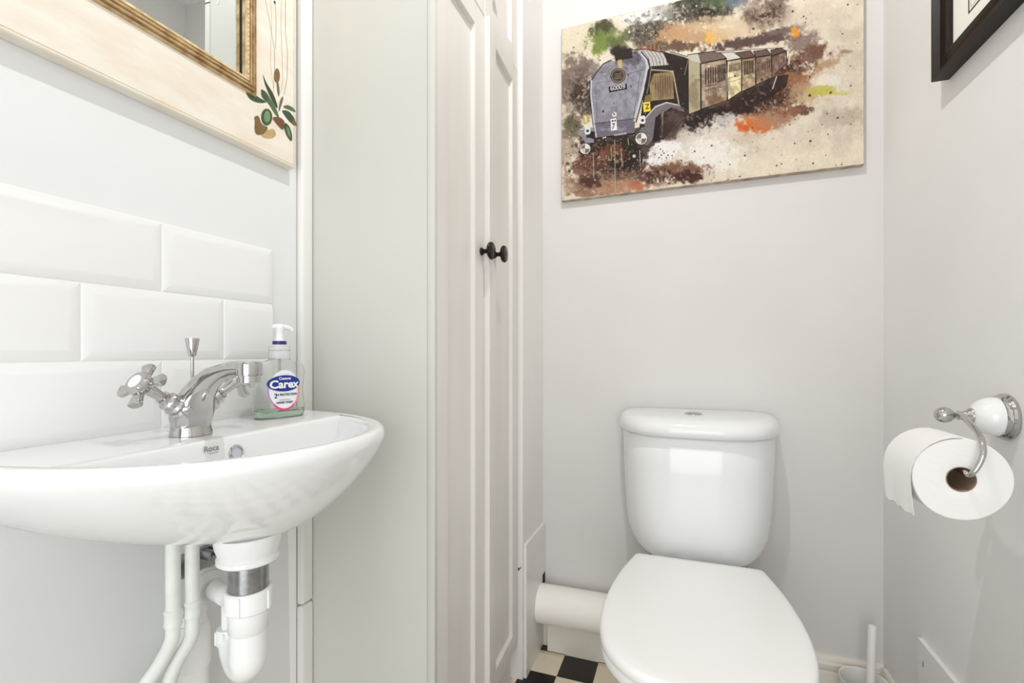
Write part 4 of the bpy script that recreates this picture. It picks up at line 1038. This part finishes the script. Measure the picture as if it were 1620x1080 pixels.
def tilt(x, y, z):
    return (x, y, z + 0.0085 * (x - CX0) / (CX1 - CX0))
m = MB()
vx = CX0 + .0015 + (CX1 - CX0 - .003) * warp(np.linspace(0, 1, NX + 1)); vz = np.linspace(CZ0 + .0015, CZ1 - .0015, NZ + 1)
VX, VZ = np.meshgrid(vx, vz)
org = ORG[cv.name]
co = np.stack([VX - org.x, np.full(VX.shape, CYF - org.y), VZ + 0.0085 * (VX - CX0) / (CX1 - CX0) - org.z], -1).reshape(-1, 3)
ii, jj = np.meshgrid(np.arange(NX), np.arange(NZ))
a_ = (jj * (NX + 1) + ii).reshape(-1)
quads = np.stack([a_, a_ + 1, a_ + NX + 2, a_ + NX + 1], -1)
me = bpy.data.meshes.new('printed_face')
me.vertices.add(len(co)); me.vertices.foreach_set('co', co.astype(np.float32).ravel())
me.loops.add(quads.size); me.loops.foreach_set('vertex_index', quads.astype(np.int32).ravel())
me.polygons.add(len(quads)); me.polygons.foreach_set('loop_start', (np.arange(len(quads)) * 4).astype(np.int32))
me.update(calc_edges=True)
ca_ = me.color_attributes.new('artwork', 'FLOAT_COLOR', 'POINT')
# artwork sampled at the mesh points
P4 = np.pad(LINC, ((0, 1), (0, 1), (0, 0)), mode='edge').reshape(-1, 3)
ca_.data.foreach_set('color', np.concatenate([P4, np.ones((len(P4), 1))], 1).astype(np.float32).ravel())
pm = bpy.data.materials.new('canvas_artwork'); pm.use_nodes = True
at = pm.node_tree.nodes.new('ShaderNodeAttribute'); at.attribute_name = 'artwork'
pb = pm.node_tree.nodes['Principled BSDF']; pb.inputs['Roughness'].default_value = 0.75; pb.inputs['Specular IOR Level'].default_value = 0.25
pm.node_tree.links.new(at.outputs['Color'], pb.inputs['Base Color'])
me.materials.append(pm)
fo = bpy.data.objects.new('printed_face', me); C.objects.link(fo); fo.parent = cv
CANV = M('canvas_edge', (206, 192, 172), 0.85, rgb2=(150, 132, 116), scale=40)
def crect(i, y): return [tilt(CX0 + i, y, CZ0 + i), tilt(CX1 - i, y, CZ0 + i), tilt(CX1 - i, y, CZ1 - i), tilt(CX0 + i, y, CZ1 - i)]
m.loft([crect(0.0016, CYF), crect(0.0005, CYF + 0.0004), crect(0, CYF + 0.0016), crect(0, YB - 0.0008)], False, True)
m.build('stretched_edge', CANV, cv, smooth=0)
